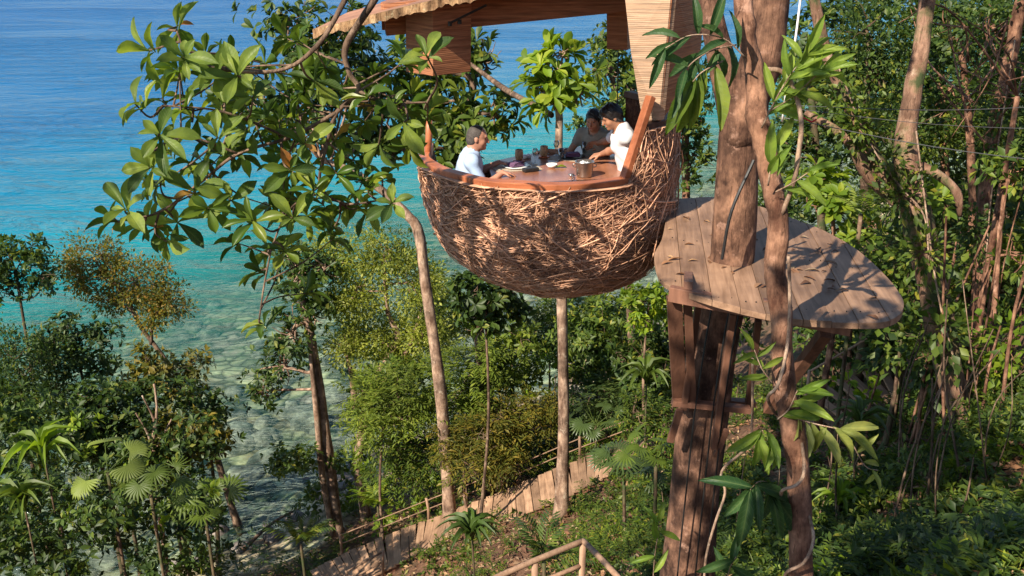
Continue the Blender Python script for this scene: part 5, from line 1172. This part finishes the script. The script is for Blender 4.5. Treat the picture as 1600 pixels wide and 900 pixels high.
rest = list(range(300, len(lp_)))
if rest:
    V, F = leaves_np(np.array(lp_)[rest], np.array(ld_)[rest], np.array(lu_)[rest], g.uniform(.13, .24, len(rest)), g.uniform(.045, .08, len(rest)), 'obov')
    o = link('leaf_cluster', mesh_np('leaf_cluster', V, F, True), 'leaf_big', over); o['kind'] = 'stuff'
# unseen crown blobs added above the picture to shade pod, platform and slope
shade_blobs = [(np.array([-5.6, 4.2, 21.4]), (.8, .8, .5)), (np.array([-3.3, 6.0, 19.8]), (.5, .5, .3)), (np.array([-6.4, 3.0, 21.0]), (1.2, 1.2, .6)), (np.array([-.7, 2.5, 20.8]), (.65, .6, .3)), (np.array([-2.2, .6, 20.9]), (1.5, 1.3, .5)), (np.array([-1.4, -.6, 21.3]), (1.5, 1.3, .5)), (np.array([-3.0, 0.0, 21.2]), (1.2, 1.2, .4)), (np.array([-4.0, 1.6, 21.4]), (1.2, 1.1, .5))]
me, _ = crown_mesh('crown', shade_blobs, 'almond', g, 1.0); o = link('crown', me, 'leaf_big', over); o['kind'] = 'stuff'
# ------------------------------------------------------------------ leaves growing on the slender tree (each its own part)
LAN = []
for i in range(5):
    tv, tf = leaf_tmpl('lance'); tv = tv.copy(); gg = np.random.default_rng(60 + i)
    tv[:, 1] *= .225 * gg.uniform(.85, 1.2); tv[:, 2] += gg.normal() * .12 * tv[:, 0] ** 2; tv[:, 1] += gg.normal() * .07 * tv[:, 0] ** 2
    LAN.append(mesh_np('leaf', tv, tf, True))
def pxdir(p, ang, away):
    """direction that runs at ang degrees in the picture's upright plane, tipped towards/away"""
    a = rad(ang); return unit(np.array([math.cos(a), away, math.sin(a)]))
def spray(name, label, nodes, angs, Lpx, mat, group, r=.006, n_tip=1, away=.0, meshes=LAN):
    pts = catmull([P(*q) for q in nodes], 5); t = thing(name, label, 'foliage', tuple(pts[0]), group)
    MB().tube(pts, np.linspace(r, r * .5, len(pts)), 6).build('stem', 'vine', t, smooth=True)
    m = len(angs)
    for i, a in enumerate(angs):
        q = pts[int(round((.15 + .85 * i / max(1, m - 1)) * (len(pts) - 1)))]; L = Lpx * g.uniform(.8, 1.2) * mpp(q)
        leaf_obj(t, q + g.normal(size=3) * .004, pxdir(q, a + g.normal() * 7, away + g.normal() * .3), unit(np.array([g.normal() * .25, -.75, .6])), L, mat, meshes)
GR = 'leaf sprays on the slender tree'
spray('leaf_spray', 'fan of light green leaves high right of the slender trunk', [(1190, 200, 6.3), (1215, 150, 6.2), (1240, 110, 6.15), (1262, 82, 6.1)], [30, -20, 60, 110, 20, -10, 80, 40, 5, 100, 60, 25, -15, 70, 125, 45, 10, 85], 58, 'nl_lime', GR)
spray('leaf_spray', 'second fan of light green leaves above the arching vine', [(1200, 175, 6.25), (1240, 150, 6.2), (1275, 118, 6.1), (1290, 108, 6.1)], [-30, 40, 10, -15, 65, 30, 0, 80, 15, 50, -25, 35], 58, 'nl_lime', GR)
spray('leaf_spray', 'dark drooping leaves left of the slender trunk in front of the panel', [(1150, 70, 6.5), (1115, 78, 6.4), (1085, 95, 6.3), (1062, 120, 6.25)], [-80, -110, -60, -135, -95, -75, 170, -120, -100], 66, 'nl_dark', GR)
spray('leaf_spray', 'pale long leaves hanging beside the pod panel', [(1130, 95, 6.4), (1098, 112, 6.3), (1082, 128, 6.25)], [-85, -100, -70, -115, -92], 88, 'nl_green', GR)
spray('leaf_spray', 'dark leaves spreading above the fork of the big tree', [(1165, 90, 6.35), (1130, 60, 6.3), (1080, 55, 6.25), (1040, 75, 6.2)], [120, 200, 150, 60, 100, -140, 180, 215, 240], 66, 'nl_dark', GR)
spray('leaf_spray', 'three pale leaves standing beside the middle of the slender trunk', [(1200, 290, 6.2), (1206, 250, 6.15), (1212, 225, 6.15)], [70, 95, 60, -95], 62, 'nl_lime', GR)
spray('leaf_spray', 'single pale leaves above the platform right of the trunk', [(1212, 300, 6.2), (1240, 285, 6.15), (1262, 270, 6.1)], [-20, -38, 8], 52, 'nl_lime', GR)
spray('leaf_spray', 'broad yellow green leaves right of the trunk below the platform', [(1215, 655, 6.1), (1232, 640, 6.05), (1246, 610, 6.0)], [-12, 5, -25, 20, -5, 35, 10], 62, 'nl_lime', GR)
spray('leaf_spray', 'row of hanging yellow leaves right of the coiled vine', [(1235, 650, 6.05), (1265, 660, 6.0), (1300, 668, 5.95), (1325, 672, 5.95)], [-95, -82, -70, -60, -100, -48, -20, -8, -35], 62, 'nl_yellow', GR)
spray('leaf_spray', 'lone tuft of yellow leaves out from the trunk over undergrowth', [(1330, 690, 5.95), (1352, 728, 5.9), (1372, 735, 5.9)], [60, -25, -70, -110], 38, 'nl_yellow', GR, .004)
spray('leaf_spray', 'green leaves hanging left of the coiled vine', [(1212, 690, 6.05), (1195, 670, 6.0), (1185, 680, 6.0)], [-100, -80, -65, -120, -90, -130, -75], 66, 'nl_lime', GR)
spray('leaf_spray', 'small upright leaves left of the trunk under the platform', [(1208, 600, 6.05), (1190, 575, 6.0), (1178, 545, 6.0)], [170, 200, 120, 20, 160, 60, 190, 100], 44, 'nl_green', GR)
spray('leaf_spray', 'large dark green leaves drooping low between the two trunks', [(1215, 760, 6.1), (1188, 752, 6.0), (1172, 765, 5.95)], [-75, -95, -60, -115, -45, -135, -85, -25, 175, -105], 84, 'nl_dark', GR)
spray('leaf_spray', 'dark glossy leaves at the foot of the platform trunk', [(1130, 930, 6.4), (1140, 890, 6.3), (1150, 870, 6.2)], [160, 30, 120, -20, 75, 190, -45], 56, 'nl_dark', GR)
spray('leaf_spray', 'fresh bright leaves at the left foot of the platform trunk', [(1018, 960, 7.2), (1022, 880, 7.1), (1028, 835, 7.0), (1030, 815, 7.0)], [175, 60, 195, 110, -20, 130, 80], 42, 'nl_lime', GR, .005)

# ------------------------------------------------------------------ steps and rails
pc_px = [(500, 930), (560, 892), (640, 858), (715, 830), (790, 806), (850, 784), (910, 754), (965, 728), (1010, 706), (1070, 686)]
cl = np.array([G(*q) for q in pc_px]); cl[:, 2] += .28
k_ = np.array([.25, .5, .25])
for _ in range(3): cl[1:-1] = cl[:-2] * .25 + cl[1:-1] * .5 + cl[2:] * .25
cl = catmull(cl, 12); dd = np.r_[0, np.cumsum(np.linalg.norm(np.diff(cl[:, :2], axis=0), axis=1))]
steps = thing('boardwalk_steps', 'timber plank steps climbing the slope behind the tall trunks', 'steps', tuple(cl[len(cl) // 2] - [0, 0, .3]))
run = .21; n_st = int(dd[-1] / run); WID = 1.5
bme = MB().box((0, 0, 0), (run - .004, WID, .045)).build('tmp_board', 'path_board', bevel=.004); bmesh_ = bme.data; bpy.data.objects.remove(bme); bmesh_.name = 'board'
def at_s(s): return np.array([np.interp(s, dd, cl[:, i]) for i in range(3)])
def tang(s): t = at_s(min(s + .3, dd[-1])) - at_s(max(s - .3, 0)); t[2] = 0; return unit(t)
for i in range(n_st):
    s = (i + .5) * run; p = at_s(s); t = tang(s)
    link('board', bmesh_, None, steps, Matrix.Translation(Vector(p) + Vector((g.normal() * .008, g.normal() * .012, g.normal() * .004))) @ Matrix.Rotation(math.atan2(t[1], t[0]) + g.normal() * .012, 4, 'Z') @ Matrix.Rotation(-.72 * math.atan2(at_s(min(s + .3, dd[-1]))[2] - at_s(max(s - .3, 0))[2], .6) + g.normal() * .02, 4, 'Y') @ Matrix.Diagonal((1.03, g.uniform(.97, 1.03), 1, 1)))
for sd in (-1, 1):
    pts = []
    for s in np.arange(.1, dd[-1], .5): t = tang(s); nrm = np.array([-t[1], t[0], 0]); pts.append(at_s(s) + nrm * sd * (WID / 2 - .09) - [0, 0, .13])
    V, F = sweep(np.array(pts), [(-.03, -.09), (.03, -.09), (.03, .06), (-.03, .06)]); MB().add(V, F).build('stringer', 'brown_wood', steps)
def rail_run(s_list, side, hgt, mid=True, mat='path_post', rr=.028):
    tops = []; mids = []
    for s in s_list:
        t = tang(s); nrm = np.array([-t[1], t[0], 0]); b = at_s(s) + nrm * side * (WID / 2 + .05); gzb = gz(b[0], b[1])
        MB().tube([[b[0], b[1], gzb - .1], b + [0, 0, hgt * .5], b + [g.normal() * .02, 0, hgt]], [.042, .038, .038], 9).build('post', mat, steps, smooth=True)
        tops.append(b + [0, 0, hgt - .05]); mids.append(b + [0, 0, hgt * .5])
    for q, nm in ((tops, 'handrail'), (mids, 'mid_rail')):
        q = catmull(q, 5) + g.normal(size=3) * .01; MB().tube(q, rr, 7).build(nm, mat, steps, smooth=True)
rail_run(np.arange(.9, dd[-1] - .2, 2.1), 1, .68, rr=.016)
rail_run([.5, 1.7], -1, .7)
MB().tube([P(638, 838, float(at_s(3)[1]) - 1.0), P(643, 905, float(at_s(3)[1]) - 1.0)], .022, 7).build('pole', 'black', steps)
# the nearer handrail at the bottom edge
nr = thing('near_handrail', 'round pole handrail with an angled corner at the bottom edge', 'handrail', tuple(G(905, 890)))
A, B, C = P(740, 918, 11.6), P(911, 845, 12.3), P(975, 912, 11.2)
for a, b in ((A, B), (B, C)):
    MB().tube(catmull([a, (a + b) / 2 + [0, 0, .015], b], 5), .045, 9).build('rail', 'path_post', nr, smooth=True)
MB().tube(catmull([A + [0, 0, -.42], (A + B) / 2 + [0, 0, -.4], B + [0, 0, -.42]], 5), .035, 8).build('mid_rail', 'path_post', nr, smooth=True)
for q in (B, A * .45 + B * .55, C): MB().tube([[q[0], q[1], gz(q[0], q[1]) - .1], q + [0, 0, -.02]], .05, 9).build('post', 'path_post', nr, smooth=True)
# upper boardwalk in the shade under the platform
ub = [G(*q) for q in ((1265, 690), (1320, 645), (1372, 616), (1420, 596))]; ub = catmull(np.array(ub) + [0, 0, .22], 8)
d2 = np.r_[0, np.cumsum(np.linalg.norm(np.diff(ub[:, :2], axis=0), axis=1))]
upw = thing('shaded_boardwalk', 'shaded plank boardwalk with thin railing below the platform tip', 'boardwalk', tuple(ub[8]))
at2 = lambda s: np.array([np.interp(s, d2, ub[:, i]) for i in range(3)])
for i in range(int(d2[-1] / .2)):
    s = (i + .5) * .2; p = at2(s); t = unit(at2(s + .2) - at2(s - .2)); 
    link('board', bmesh_, None, upw, Matrix.Translation(Vector(p)) @ Matrix.Rotation(math.atan2(t[1], t[0]) + g.normal() * .01, 4, 'Z') @ Matrix.Diagonal((.8, 1.0, 1, 1)))
tp = []
for s in np.arange(.2, d2[-1], 1.3):
    t = unit(at2(s + .2) - at2(s - .2)); n3 = np.array([-t[1], t[0], 0]); b = at2(s) + n3 * .68; tp.append(b + [0, 0, .85])
    MB().tube([[b[0], b[1], gz(b[0], b[1]) - .1], b + [0, 0, .88]], .035, 8).build('post', 'path_post', upw, smooth=True)
MB().tube(catmull(tp, 5), .024, 7).build('handrail', 'path_post', upw, smooth=True)
# ------------------------------------------------------------------ cables across the forest
CB = [((1240, 165, 9.5), (1700, 163, 9.5), .0032, 'thin steel cable, uppermost of the three strung across the forest', 'cable'),
      ((1225, 168, 9.3), (1700, 204, 9.0), .0028, 'thin steel cable, middle of the three strung across the forest', 'cable'),
      ((1215, 182, 9.0), (1480, 224, 8.8), .0045, 'thick grey cable, lowest of the three strung across the forest', 'cable')]
for a, b, r, lab, mt in CB:
    A_, B_ = P(*a), P(*b)
    if 'lowest' in lab: B_ = P(1720, 262, 8.6)
    o = MB().tube(catmull([A_, (A_ + B_) / 2 - [0, 0, .05], B_], 6), r, 6).build('steel_cable', mt, smooth=True); tag(o, lab, 'cable', 'cables over the slope')
o = MB().tube(catmull([P(1254, -30, 7.4), P(1243, 60, 7.4), P(1232, 120, 7.5), P(1222, 190, 7.6)], 5), .009, 6).build('hanging_rope', 'white_glaze', smooth=True); tag(o, 'white rope hanging beside the big trunk', 'rope')
o = MB().tube(catmull([P(1236, 176, 8.6), P(1256, 184, 8.6), P(1268, 190, 8.6), P(1276, 186, 8.6)], 5), .008, 6).build('tied_cord', 'red_cord', smooth=True); tag(o, 'red cord knotted on the cables beside the big trunk', 'cord')

# ------------------------------------------------------------------ fan palms, feather plants and undergrowth
def fan_mesh(seed, n=15, spread=4.3, split=.45):
    gg = np.random.default_rng(seed); V = [(0, 0, 0)]; F = []
    for i in range(n):
        a = -spread / 2 + spread * (i + .5) / n; w = spread / n * .50; L = 1.0 * (1 - .10 * (abs(a) / 2.3) ** 2) * gg.uniform(.93, 1.04); dz = -.18 * L * gg.uniform(.6, 1.4)
        b = len(V)
        w *= .92; V += [(split * math.cos(a - w), split * math.sin(a - w), .0), ((split + .08) * math.cos(a), (split + .08) * math.sin(a), .06), (split * math.cos(a + w), split * math.sin(a + w), .0),
              (L * math.cos(a - w * .16), L * math.sin(a - w * .16), dz), (L * math.cos(a + w * .16), L * math.sin(a + w * .16), dz)]
        F += [(0, b, b + 1), (0, b + 1, b + 2), (b, b + 3, b + 1), (b + 1, b + 3, b + 4), (b + 1, b + 4, b + 2)]
    return mesh_np('frond', V, F)
FAN = [fan_mesh(i, int(13 + i), 3.9 + .25 * i, .36 + .08 * i) for i in range(4)]; BROADFAN = [fan_mesh(i + 20, 20, 3.7, .74) for i in range(2)]
def feather_mesh(seed, n=13):
    gg = np.random.default_rng(seed); pos = []; D = []; L = []
    for i in range(n * 2):
        t = .12 + .88 * (i // 2) / n; sg = 1 if i % 2 else -1
        pos.append((t, 0, .22 * math.sin(t * 2.4) - .18 * t * t)); D.append((.75, sg * 1.0, -.25 + gg.normal() * .08)); L.append(.34 * (1 - .55 * abs(t - .45)))
    V, F = leaves_np(np.array(pos), np.array(D), np.array([[0, 0, 1.0]] * len(pos)), np.array(L), np.array(L) * .16, 'simple')
    return mesh_np('frond', V, F)
FEA = [feather_mesh(i + 9) for i in range(3)]
STRAP = []
for i in range(3):
    tv, tf = leaf_tmpl('lance'); tv = tv.copy(); tv[:, 1] *= .17; tv[:, 2] += .55 * np.sin(tv[:, 0] * 1.9) - .45 * tv[:, 0] ** 2 + .03 * i; STRAP.append(mesh_np('frond', tv, tf, True))
def palm(name, label, px, py, Y, Lpx, n, mat, kind, group, cat='palm', height=None, elev=(.1, 1.0)):
    c = P(px, py, Y); gzc = float(gz(c[0], c[1])); t = thing(name, label, cat, (c[0], c[1], gzc - .05), group)
    m_ = mpp(c); a0 = g.uniform(0, 6.28); hub = c
    MB().tube(catmull([[c[0] + .05, c[1], gzc - .1], (c + [c[0], c[1], gzc]) / 2 + [.03, 0, 0], c], 4), .035 if kind != 'strap' else .02, 7).build('stem', 'bark_moss', t, smooth=True)
    for i in range(n):
        a = a0 + i * 2.4; e = g.uniform(*elev); d = np.array([math.cos(a) * math.cos(e), math.sin(a) * math.cos(e), math.sin(e)]); L = Lpx * m_ * g.uniform(.8, 1.15)
        if kind == 'fan':
            st = hub + d * L * 1.05; MB().tube(catmull([hub, (hub + st) / 2 + [0, 0, .04 * L], st], 3), .008, 5, False).build('stalk', 'leaf_mid', t, smooth=True)
            leaf_obj(t, st, d * [1, 1, .4] + [0, 0, g.uniform(-.9, .25)], np.array([0, 0, 1]) + d * g.uniform(.3, 1.6) + g.normal(size=3) * .35 + np.array([0, -.5, .2]) * g.uniform(0, 1), L * g.uniform(.45, .75), mat, BROADFAN if 'huge' in label else FAN, 'frond')
        elif kind == 'feather': leaf_obj(t, hub, d, np.array([0, 0, 1.0]), L * 1.5, mat, FEA, 'frond')
        else: leaf_obj(t, hub, d * [1, 1, .35], np.array([0, 0, 1.0]), L * 1.25, mat, STRAP, 'frond')
    return t
PL = [
 ('fan_palm', 'fan palm with one huge pale fan frond standing upright in sun', 168, 738, 18.2, 46, 4, 'leaf_pale', 'fan', 'fan palms lower left'),
 ('fan_palm', 'fan palm in sun at the bottom, beside the upright pale frond', 235, 770, 18, 44, 8, 'leaf_mid', 'fan', 'fan palms lower left'),
 ('fan_palm', 'fan palm with sunlit fronds near the foot of the leaning stem', 320, 800, 18.5, 42, 9, 'leaf_mid', 'fan', 'fan palms lower left'),
 ('strap_plant', 'rosette plant of long sunlit leaves near the frame edge lower down', 70, 720, 18.5, 56, 13, 'leaf_lime', 'strap', 'rosette plants'),
 ('strap_plant', 'rosette plant of dull leaves in the bottom corner', 40, 800, 17.5, 54, 13, 'leaf_mid', 'strap', 'rosette plants'),
 ('fan_palm', 'spiky fan palm beside the upper steps', 975, 752, 17, 50, 10, 'leaf_blue', 'fan', 'palms by the steps'),
 ('fan_palm', 'spiky fan palm touching the platform trunk above the steps', 1025, 720, 15.5, 48, 9, 'leaf_mid', 'fan', 'palms by the steps'),
 ('fan_palm', 'dark fan palm above the steps right of the straight trunk', 930, 665, 24, 36, 10, 'leaf_blue', 'fan', 'palms by the steps'),
 ('strap_plant', 'bird nest fern like rosette high beside the platform strut', 1010, 600, 21, 44, 13, 'leaf_mid', 'strap', 'rosette plants'),
 ('strap_plant', 'dark rosette plant standing in front of the steps', 738, 845, 16, 44, 17, 'leaf_dark', 'strap', 'rosette plants'),
 ('strap_plant', 'small bright rosette on the forest floor right of the slender trunk', 1310, 790, 11.5, 42, 11, 'leaf_lime', 'strap', 'rosette plants'),
 ('strap_plant', 'blue green rosette in front of the shaded boardwalk', 1340, 668, 12.5, 46, 10, 'leaf_blue', 'strap', 'rosette plants'),
 ('strap_plant', 'rosette plant at the base of the gnarled trunk', 1440, 790, 11.5, 44, 11, 'leaf_mid', 'strap', 'rosette plants'),
 ('strap_plant', 'rosette plant by the frame edge on the forest floor', 1560, 745, 12, 44, 11, 'leaf_mid', 'strap', 'rosette plants'),
 ('feather_palm', 'big pale upright palm frond cluster behind the platform', 1345, 335, 15, 40, 5, 'leaf_pale', 'feather', 'feather palms'),
 ('feather_palm', 'feather palm on the forest floor below the gnarled trunk', 1500, 860, 10.5, 54, 9, 'leaf_mid', 'feather', 'feather palms'),
 ('feather_palm', 'feather palm at the bottom right of the slender trunk', 1330, 860, 10.5, 50, 9, 'leaf_mid', 'feather', 'feather palms'),
 ('feather_palm', 'feather palm left of the lower handrail post', 470, 850, 20, 40, 9, 'leaf_mid', 'feather', 'feather palms'),
 ('feather_palm', 'feather palm in sun behind the lower handrail', 590, 790, 24.5, 36, 9, 'leaf_lime', 'feather', 'feather palms'),
 ('feather_palm', 'dark feather palm just under the near handrail', 850, 880, 13.5, 50, 9, 'leaf_dark', 'feather', 'feather palms'),
]
for nm, lab, px, py, Y, L, n, mt, kd, gr in PL: palm(nm, lab, px, py, Y, L, n, mt, kd, gr, 'palm' if kd != 'strap' else 'plant', elev=(.15, 1.15) if kd == 'fan' else (.2, 1.2))

def path_clear(x, y):
    """distance to the timber steps and walks"""
    q = np.vstack([cl[::3, :2], ub[::3, :2]]); return np.sqrt(((np.stack([x, y], -1)[:, None] - q[None]) ** 2).sum(-1)).min(1)
def undergrowth(label, n, region, style, mat, hgt, seed, clearance=.9, keep=None):
    gg = np.random.default_rng(seed); pts = []
    px = gg.uniform(region[0], region[2], n); py = gg.uniform(region[1], region[3], n)
    q = np.array([G(a, b) for a, b in zip(px, py)]); q[:, :2] += gg.normal(size=(n, 2)) * .25
    q = q[(path_clear(q[:, 0], q[:, 1]) > clearance) & (gz(q[:, 0], q[:, 1]) > .8)]
    cl_ = np.sin(q[:, 0] * 1.7 + seed) + np.sin(q[:, 1] * 1.3 + q[:, 0] * .6 + seed); q = q[gg.random(len(q)) < np.clip(.42 + .42 * cl_, .04, 1)]
    k = 4; C = np.repeat(q, k, 0) + gg.normal(size=(len(q) * k, 3)) * [.12, .12, 0]; C[:, 2] = gz(C[:, 0], C[:, 1]) + np.abs(gg.normal(size=len(C))) * hgt + .03
    V, F = leaves_np(*sprays(C, gg.normal(size=C.shape) * .8 + [0, 0, 1.0], gg, STY[style]))
    o = link('undergrowth', mesh_np('undergrowth', V, F), mat); tag(o, label, 'undergrowth', kind='stuff')
STY['broadleaf'] = dict(form='rosette', k=7, L=.27, asp=.40); STY['herb'] = dict(form='rosette', k=7, L=.13, asp=.42); STY['fern'] = dict(form='pinnate', k=11, L=.12, asp=.28, stem=.38); STY['grass'] = dict(form='rosette', k=9, L=.26, asp=.07)
undergrowth('mixed low green plants covering the slope under the forest', 1700, (980, 590, 1640, 930), 'herb', 'leaf_dark', .16, 1)
undergrowth('feathery ferns covering the slope under the forest', 1500, (980, 590, 1640, 930), 'fern', 'leaf_dark', .14, 2)
undergrowth('small bright herbs dotted over the slope', 420, (960, 620, 1640, 930), 'herb', 'leaf_lime', .12, 3)
undergrowth('ferns and seedlings on both sides of the steps', 900, (430, 690, 1080, 930), 'fern', 'leaf_mid', .14, 4, .7)
undergrowth('herbs and seedlings beside the steps', 700, (430, 690, 1080, 930), 'herb', 'leaf_mid', .14, 5, .68)
undergrowth('low plants under the shore trees', 900, (-40, 720, 430, 930), 'lance', 'leaf_blue', .5, 6)
undergrowth('tufts of thin grass among the slope plants', 500, (980, 640, 1640, 930), 'grass', 'leaf_mid', .05, 7)
def litter(n):
    gg = np.random.default_rng(8); px = gg.uniform(430, 1640, n); py = gg.uniform(640, 930, n)
    q = np.array([G(a, b) for a, b in zip(px, py)]); q = q[(gz(q[:, 0], q[:, 1]) > .9)]
    k = 5; C = np.repeat(q, k, 0) + gg.normal(size=(len(q) * k, 3)) * [.3, .3, 0]; C[:, 2] = gz(C[:, 0], C[:, 1]) + gg.uniform(.01, .05, len(C))
    a = gg.uniform(0, 6.28, len(C)); D = np.stack([np.cos(a), np.sin(a), gg.normal(size=len(C)) * .25], -1); L = gg.uniform(.08, .2, len(C))
    V, F = leaves_np(C, D, np.array([[0, 0, 1.0]]) + gg.normal(size=(len(C), 3)) * .35, L, L * .45)
    o = link('leaf_litter', mesh_np('leaf_litter', V, F), 'litter'); tag(o, 'dry brown fallen leaves littering the slope', 'leaf litter', kind='stuff')
litter(4200)
def fallen():
    gg = np.random.default_rng(12)
    for i, (a, b, lab) in enumerate((((380, 862), (470, 800), 'grey dead branch lying left of the twin stemmed tree'), ((1490, 830), (1530, 900), 'dead branch on the forest floor at the frame edge'), ((1420, 890), (1450, 840), 'short rotten branch below the gnarled trunk'), ((1000, 690), (1090, 640), 'bare branch slanting behind the platform trunk'))):
        A_, B_ = G(*a) + [0, 0, .08], G(*b) + [0, 0, .15]; m = (A_ + B_) / 2 + gg.normal(size=3) * .15; m[2] = max(m[2], gz(m[0], m[1]) + .1)
        o = MB().tube(catmull([A_, m, B_], 5), np.linspace(.07, .03, 11), 8).build('dead_branch', 'bark_grey', smooth=True); tag(o, lab, 'branch', 'fallen branches')
fallen()

# ------------------------------------------------------------------ forest and thicket that read as one mass
def mass(name, label, cat, specs, style, mat, seed, cov):
    gg = np.random.default_rng(seed); bl = []
    for (x0, y0, x1, y1, Y0, Y1, n, r0, r1) in specs:
        for _ in range(n):
            c = P(gg.uniform(x0, x1), gg.uniform(y0, y1), gg.uniform(Y0, Y1)); 
            if c[2] < gz(c[0], c[1]) + .3: c[2] = gz(c[0], c[1]) + .4
            r = gg.uniform(r0, r1); bl.append((c, (r, r, r * .7)))
    me, _ = crown_mesh(name, bl, style, gg, cov); o = link(name, me, mat); tag(o, label, cat, kind='stuff')
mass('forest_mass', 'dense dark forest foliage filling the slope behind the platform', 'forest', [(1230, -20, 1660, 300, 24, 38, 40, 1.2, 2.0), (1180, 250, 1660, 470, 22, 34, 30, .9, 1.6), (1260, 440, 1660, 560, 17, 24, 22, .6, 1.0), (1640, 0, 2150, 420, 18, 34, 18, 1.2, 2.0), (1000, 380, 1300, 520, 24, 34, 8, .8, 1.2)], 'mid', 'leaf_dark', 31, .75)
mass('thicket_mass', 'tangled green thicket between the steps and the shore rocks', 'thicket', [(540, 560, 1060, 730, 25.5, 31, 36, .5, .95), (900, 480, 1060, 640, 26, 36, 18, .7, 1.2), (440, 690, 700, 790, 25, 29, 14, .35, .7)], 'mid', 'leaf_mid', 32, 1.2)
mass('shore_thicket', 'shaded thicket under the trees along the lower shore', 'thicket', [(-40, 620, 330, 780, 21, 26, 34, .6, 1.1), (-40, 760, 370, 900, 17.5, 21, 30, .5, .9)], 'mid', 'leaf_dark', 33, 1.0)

mass('highlight_scrub', 'lime shrub leaves standing in for sun highlights through the thicket by the steps', 'scrub', [(560, 560, 1060, 760, 24, 30, 26, .25, .5), (560, 770, 700, 830, 24, 26, 8, .2, .35), (1240, 300, 1640, 640, 14, 22, 10, .2, .4), (60, 600, 340, 860, 17, 22, 6, .2, .35)], 'mid', 'leaf_lime', 34, .7)  # added lime clumps; their bright colour stands in for sun highlights
def stems(label, region, n, Y0, Y1, h0, h1, r, mat, seed):
    gg = np.random.default_rng(seed); V = []; F = []; m = 0
    for _ in range(n):
        b_ = G(gg.uniform(region[0], region[2]), gg.uniform(region[1], region[3]))
        if b_[2] < .6 or path_clear(b_[:1], b_[1:2])[0] < 1.5: continue
        h = gg.uniform(h0, h1); e = b_ + np.array([gg.normal() * .12 * h, gg.normal() * .1 * h, h]); mid = (b_ + e) / 2 + gg.normal(size=3) * .05 * h
        v, f = tube(catmull([b_ - [0, 0, .1], mid, e], 5), np.linspace(r, r * .5, 11) * gg.uniform(.6, 1.5), 6, False); V.append(np.array(v)); F.append(np.array(f) + m); m += len(v)
    o = link('thicket_stems', mesh_np('thicket_stems', np.vstack(V), np.vstack(F), True), mat); tag(o, label, 'stems', kind='stuff')
stems('many thin sapling stems crowded between the steps and the shore', (560, 690, 900, 790), 46, 24, 28, 1.2, 3.2, .022, 'bark_pale', 41)
stems('thin dark stems standing among the forest on the slope', (1240, 560, 1640, 720), 40, 14, 24, 1.5, 4.0, .02, 'bark_red', 42)
def tangle():
    gg = np.random.default_rng(44); mb = MB(); root = P(1590, 150, 15)
    t_ = thing('bare_branches', 'tangle of bare sunlit branches across the top corner of the forest', 'branches', (float(root[0]), float(root[1]), float(gz(root[0], root[1]))))
    mb.tube(catmull([[root[0], root[1], gz(root[0], root[1])], root - [0, 0, 2.0], root], 5), np.linspace(.07, .04, 11), 8)
    for i in range(26):
        a = P(gg.uniform(1500, 1610), gg.uniform(20, 260), 15 + gg.normal() * .6); e = P(gg.uniform(1390, 1560), gg.uniform(-20, 230), 15 + gg.normal() * .8); m = (a + e) / 2 + gg.normal(size=3) * .18
        mb.tube(catmull([root if i % 3 == 0 else a, m, e], 5), np.linspace(.016, .005, 11) * gg.uniform(.6, 1.3), 5, False)
    mb.build('branch', 'bark_red', t_, smooth=True)
tangle()

def deck_litter():
    gg = np.random.default_rng(51); n = 46; q = outl[gg.integers(0, len(outl), n)] * (w_ := gg.uniform(.2, .92, (n, 1))) + outl.mean(0) * (1 - w_)
    C = np.column_stack([q, np.full(n, ZP + .016)]); a = gg.uniform(0, 6.28, n); D = np.stack([np.cos(a), np.sin(a), gg.normal(size=n) * .08], -1); L = gg.uniform(.05, .14, n)
    V, F = leaves_np(C, D, np.array([[0, 0, 1.0]]) + gg.normal(size=(n, 3)) * .15, L, L * .4, 'leaf8')
    o = link('deck_litter', mesh_np('deck_litter', V, F), 'litter'); tag(o, 'dry leaves fallen on the plank platform', 'leaf litter', kind='stuff')
deck_litter()

def slope_shrubs():
    gg = np.random.default_rng(61); bl = []
    while len(bl) < 70:
        c = G(gg.uniform(990, 1660), gg.uniform(600, 930))
        if c[1] < 8.5: continue
        if path_clear(c[:1], c[1:2])[0] < 1.1: continue
        r = gg.uniform(.16, .42); bl.append((c + [0, 0, r * .8], (r, r, r * .9)))
    STY['shrub'] = dict(form='rosette', k=7, L=.105, asp=.36); me, _ = crown_mesh('slope_shrubs', bl, 'shrub', gg, .75); o = link('slope_shrubs', me, 'leaf_mid'); tag(o, 'knee high leafy shrubs massed over the forest slope', 'shrubs', kind='stuff')
slope_shrubs()
stems('slender tangled saplings standing in the undergrowth', (1040, 640, 1640, 860), 46, 10, 20, .8, 2.6, .012, 'bark_grey', 43)
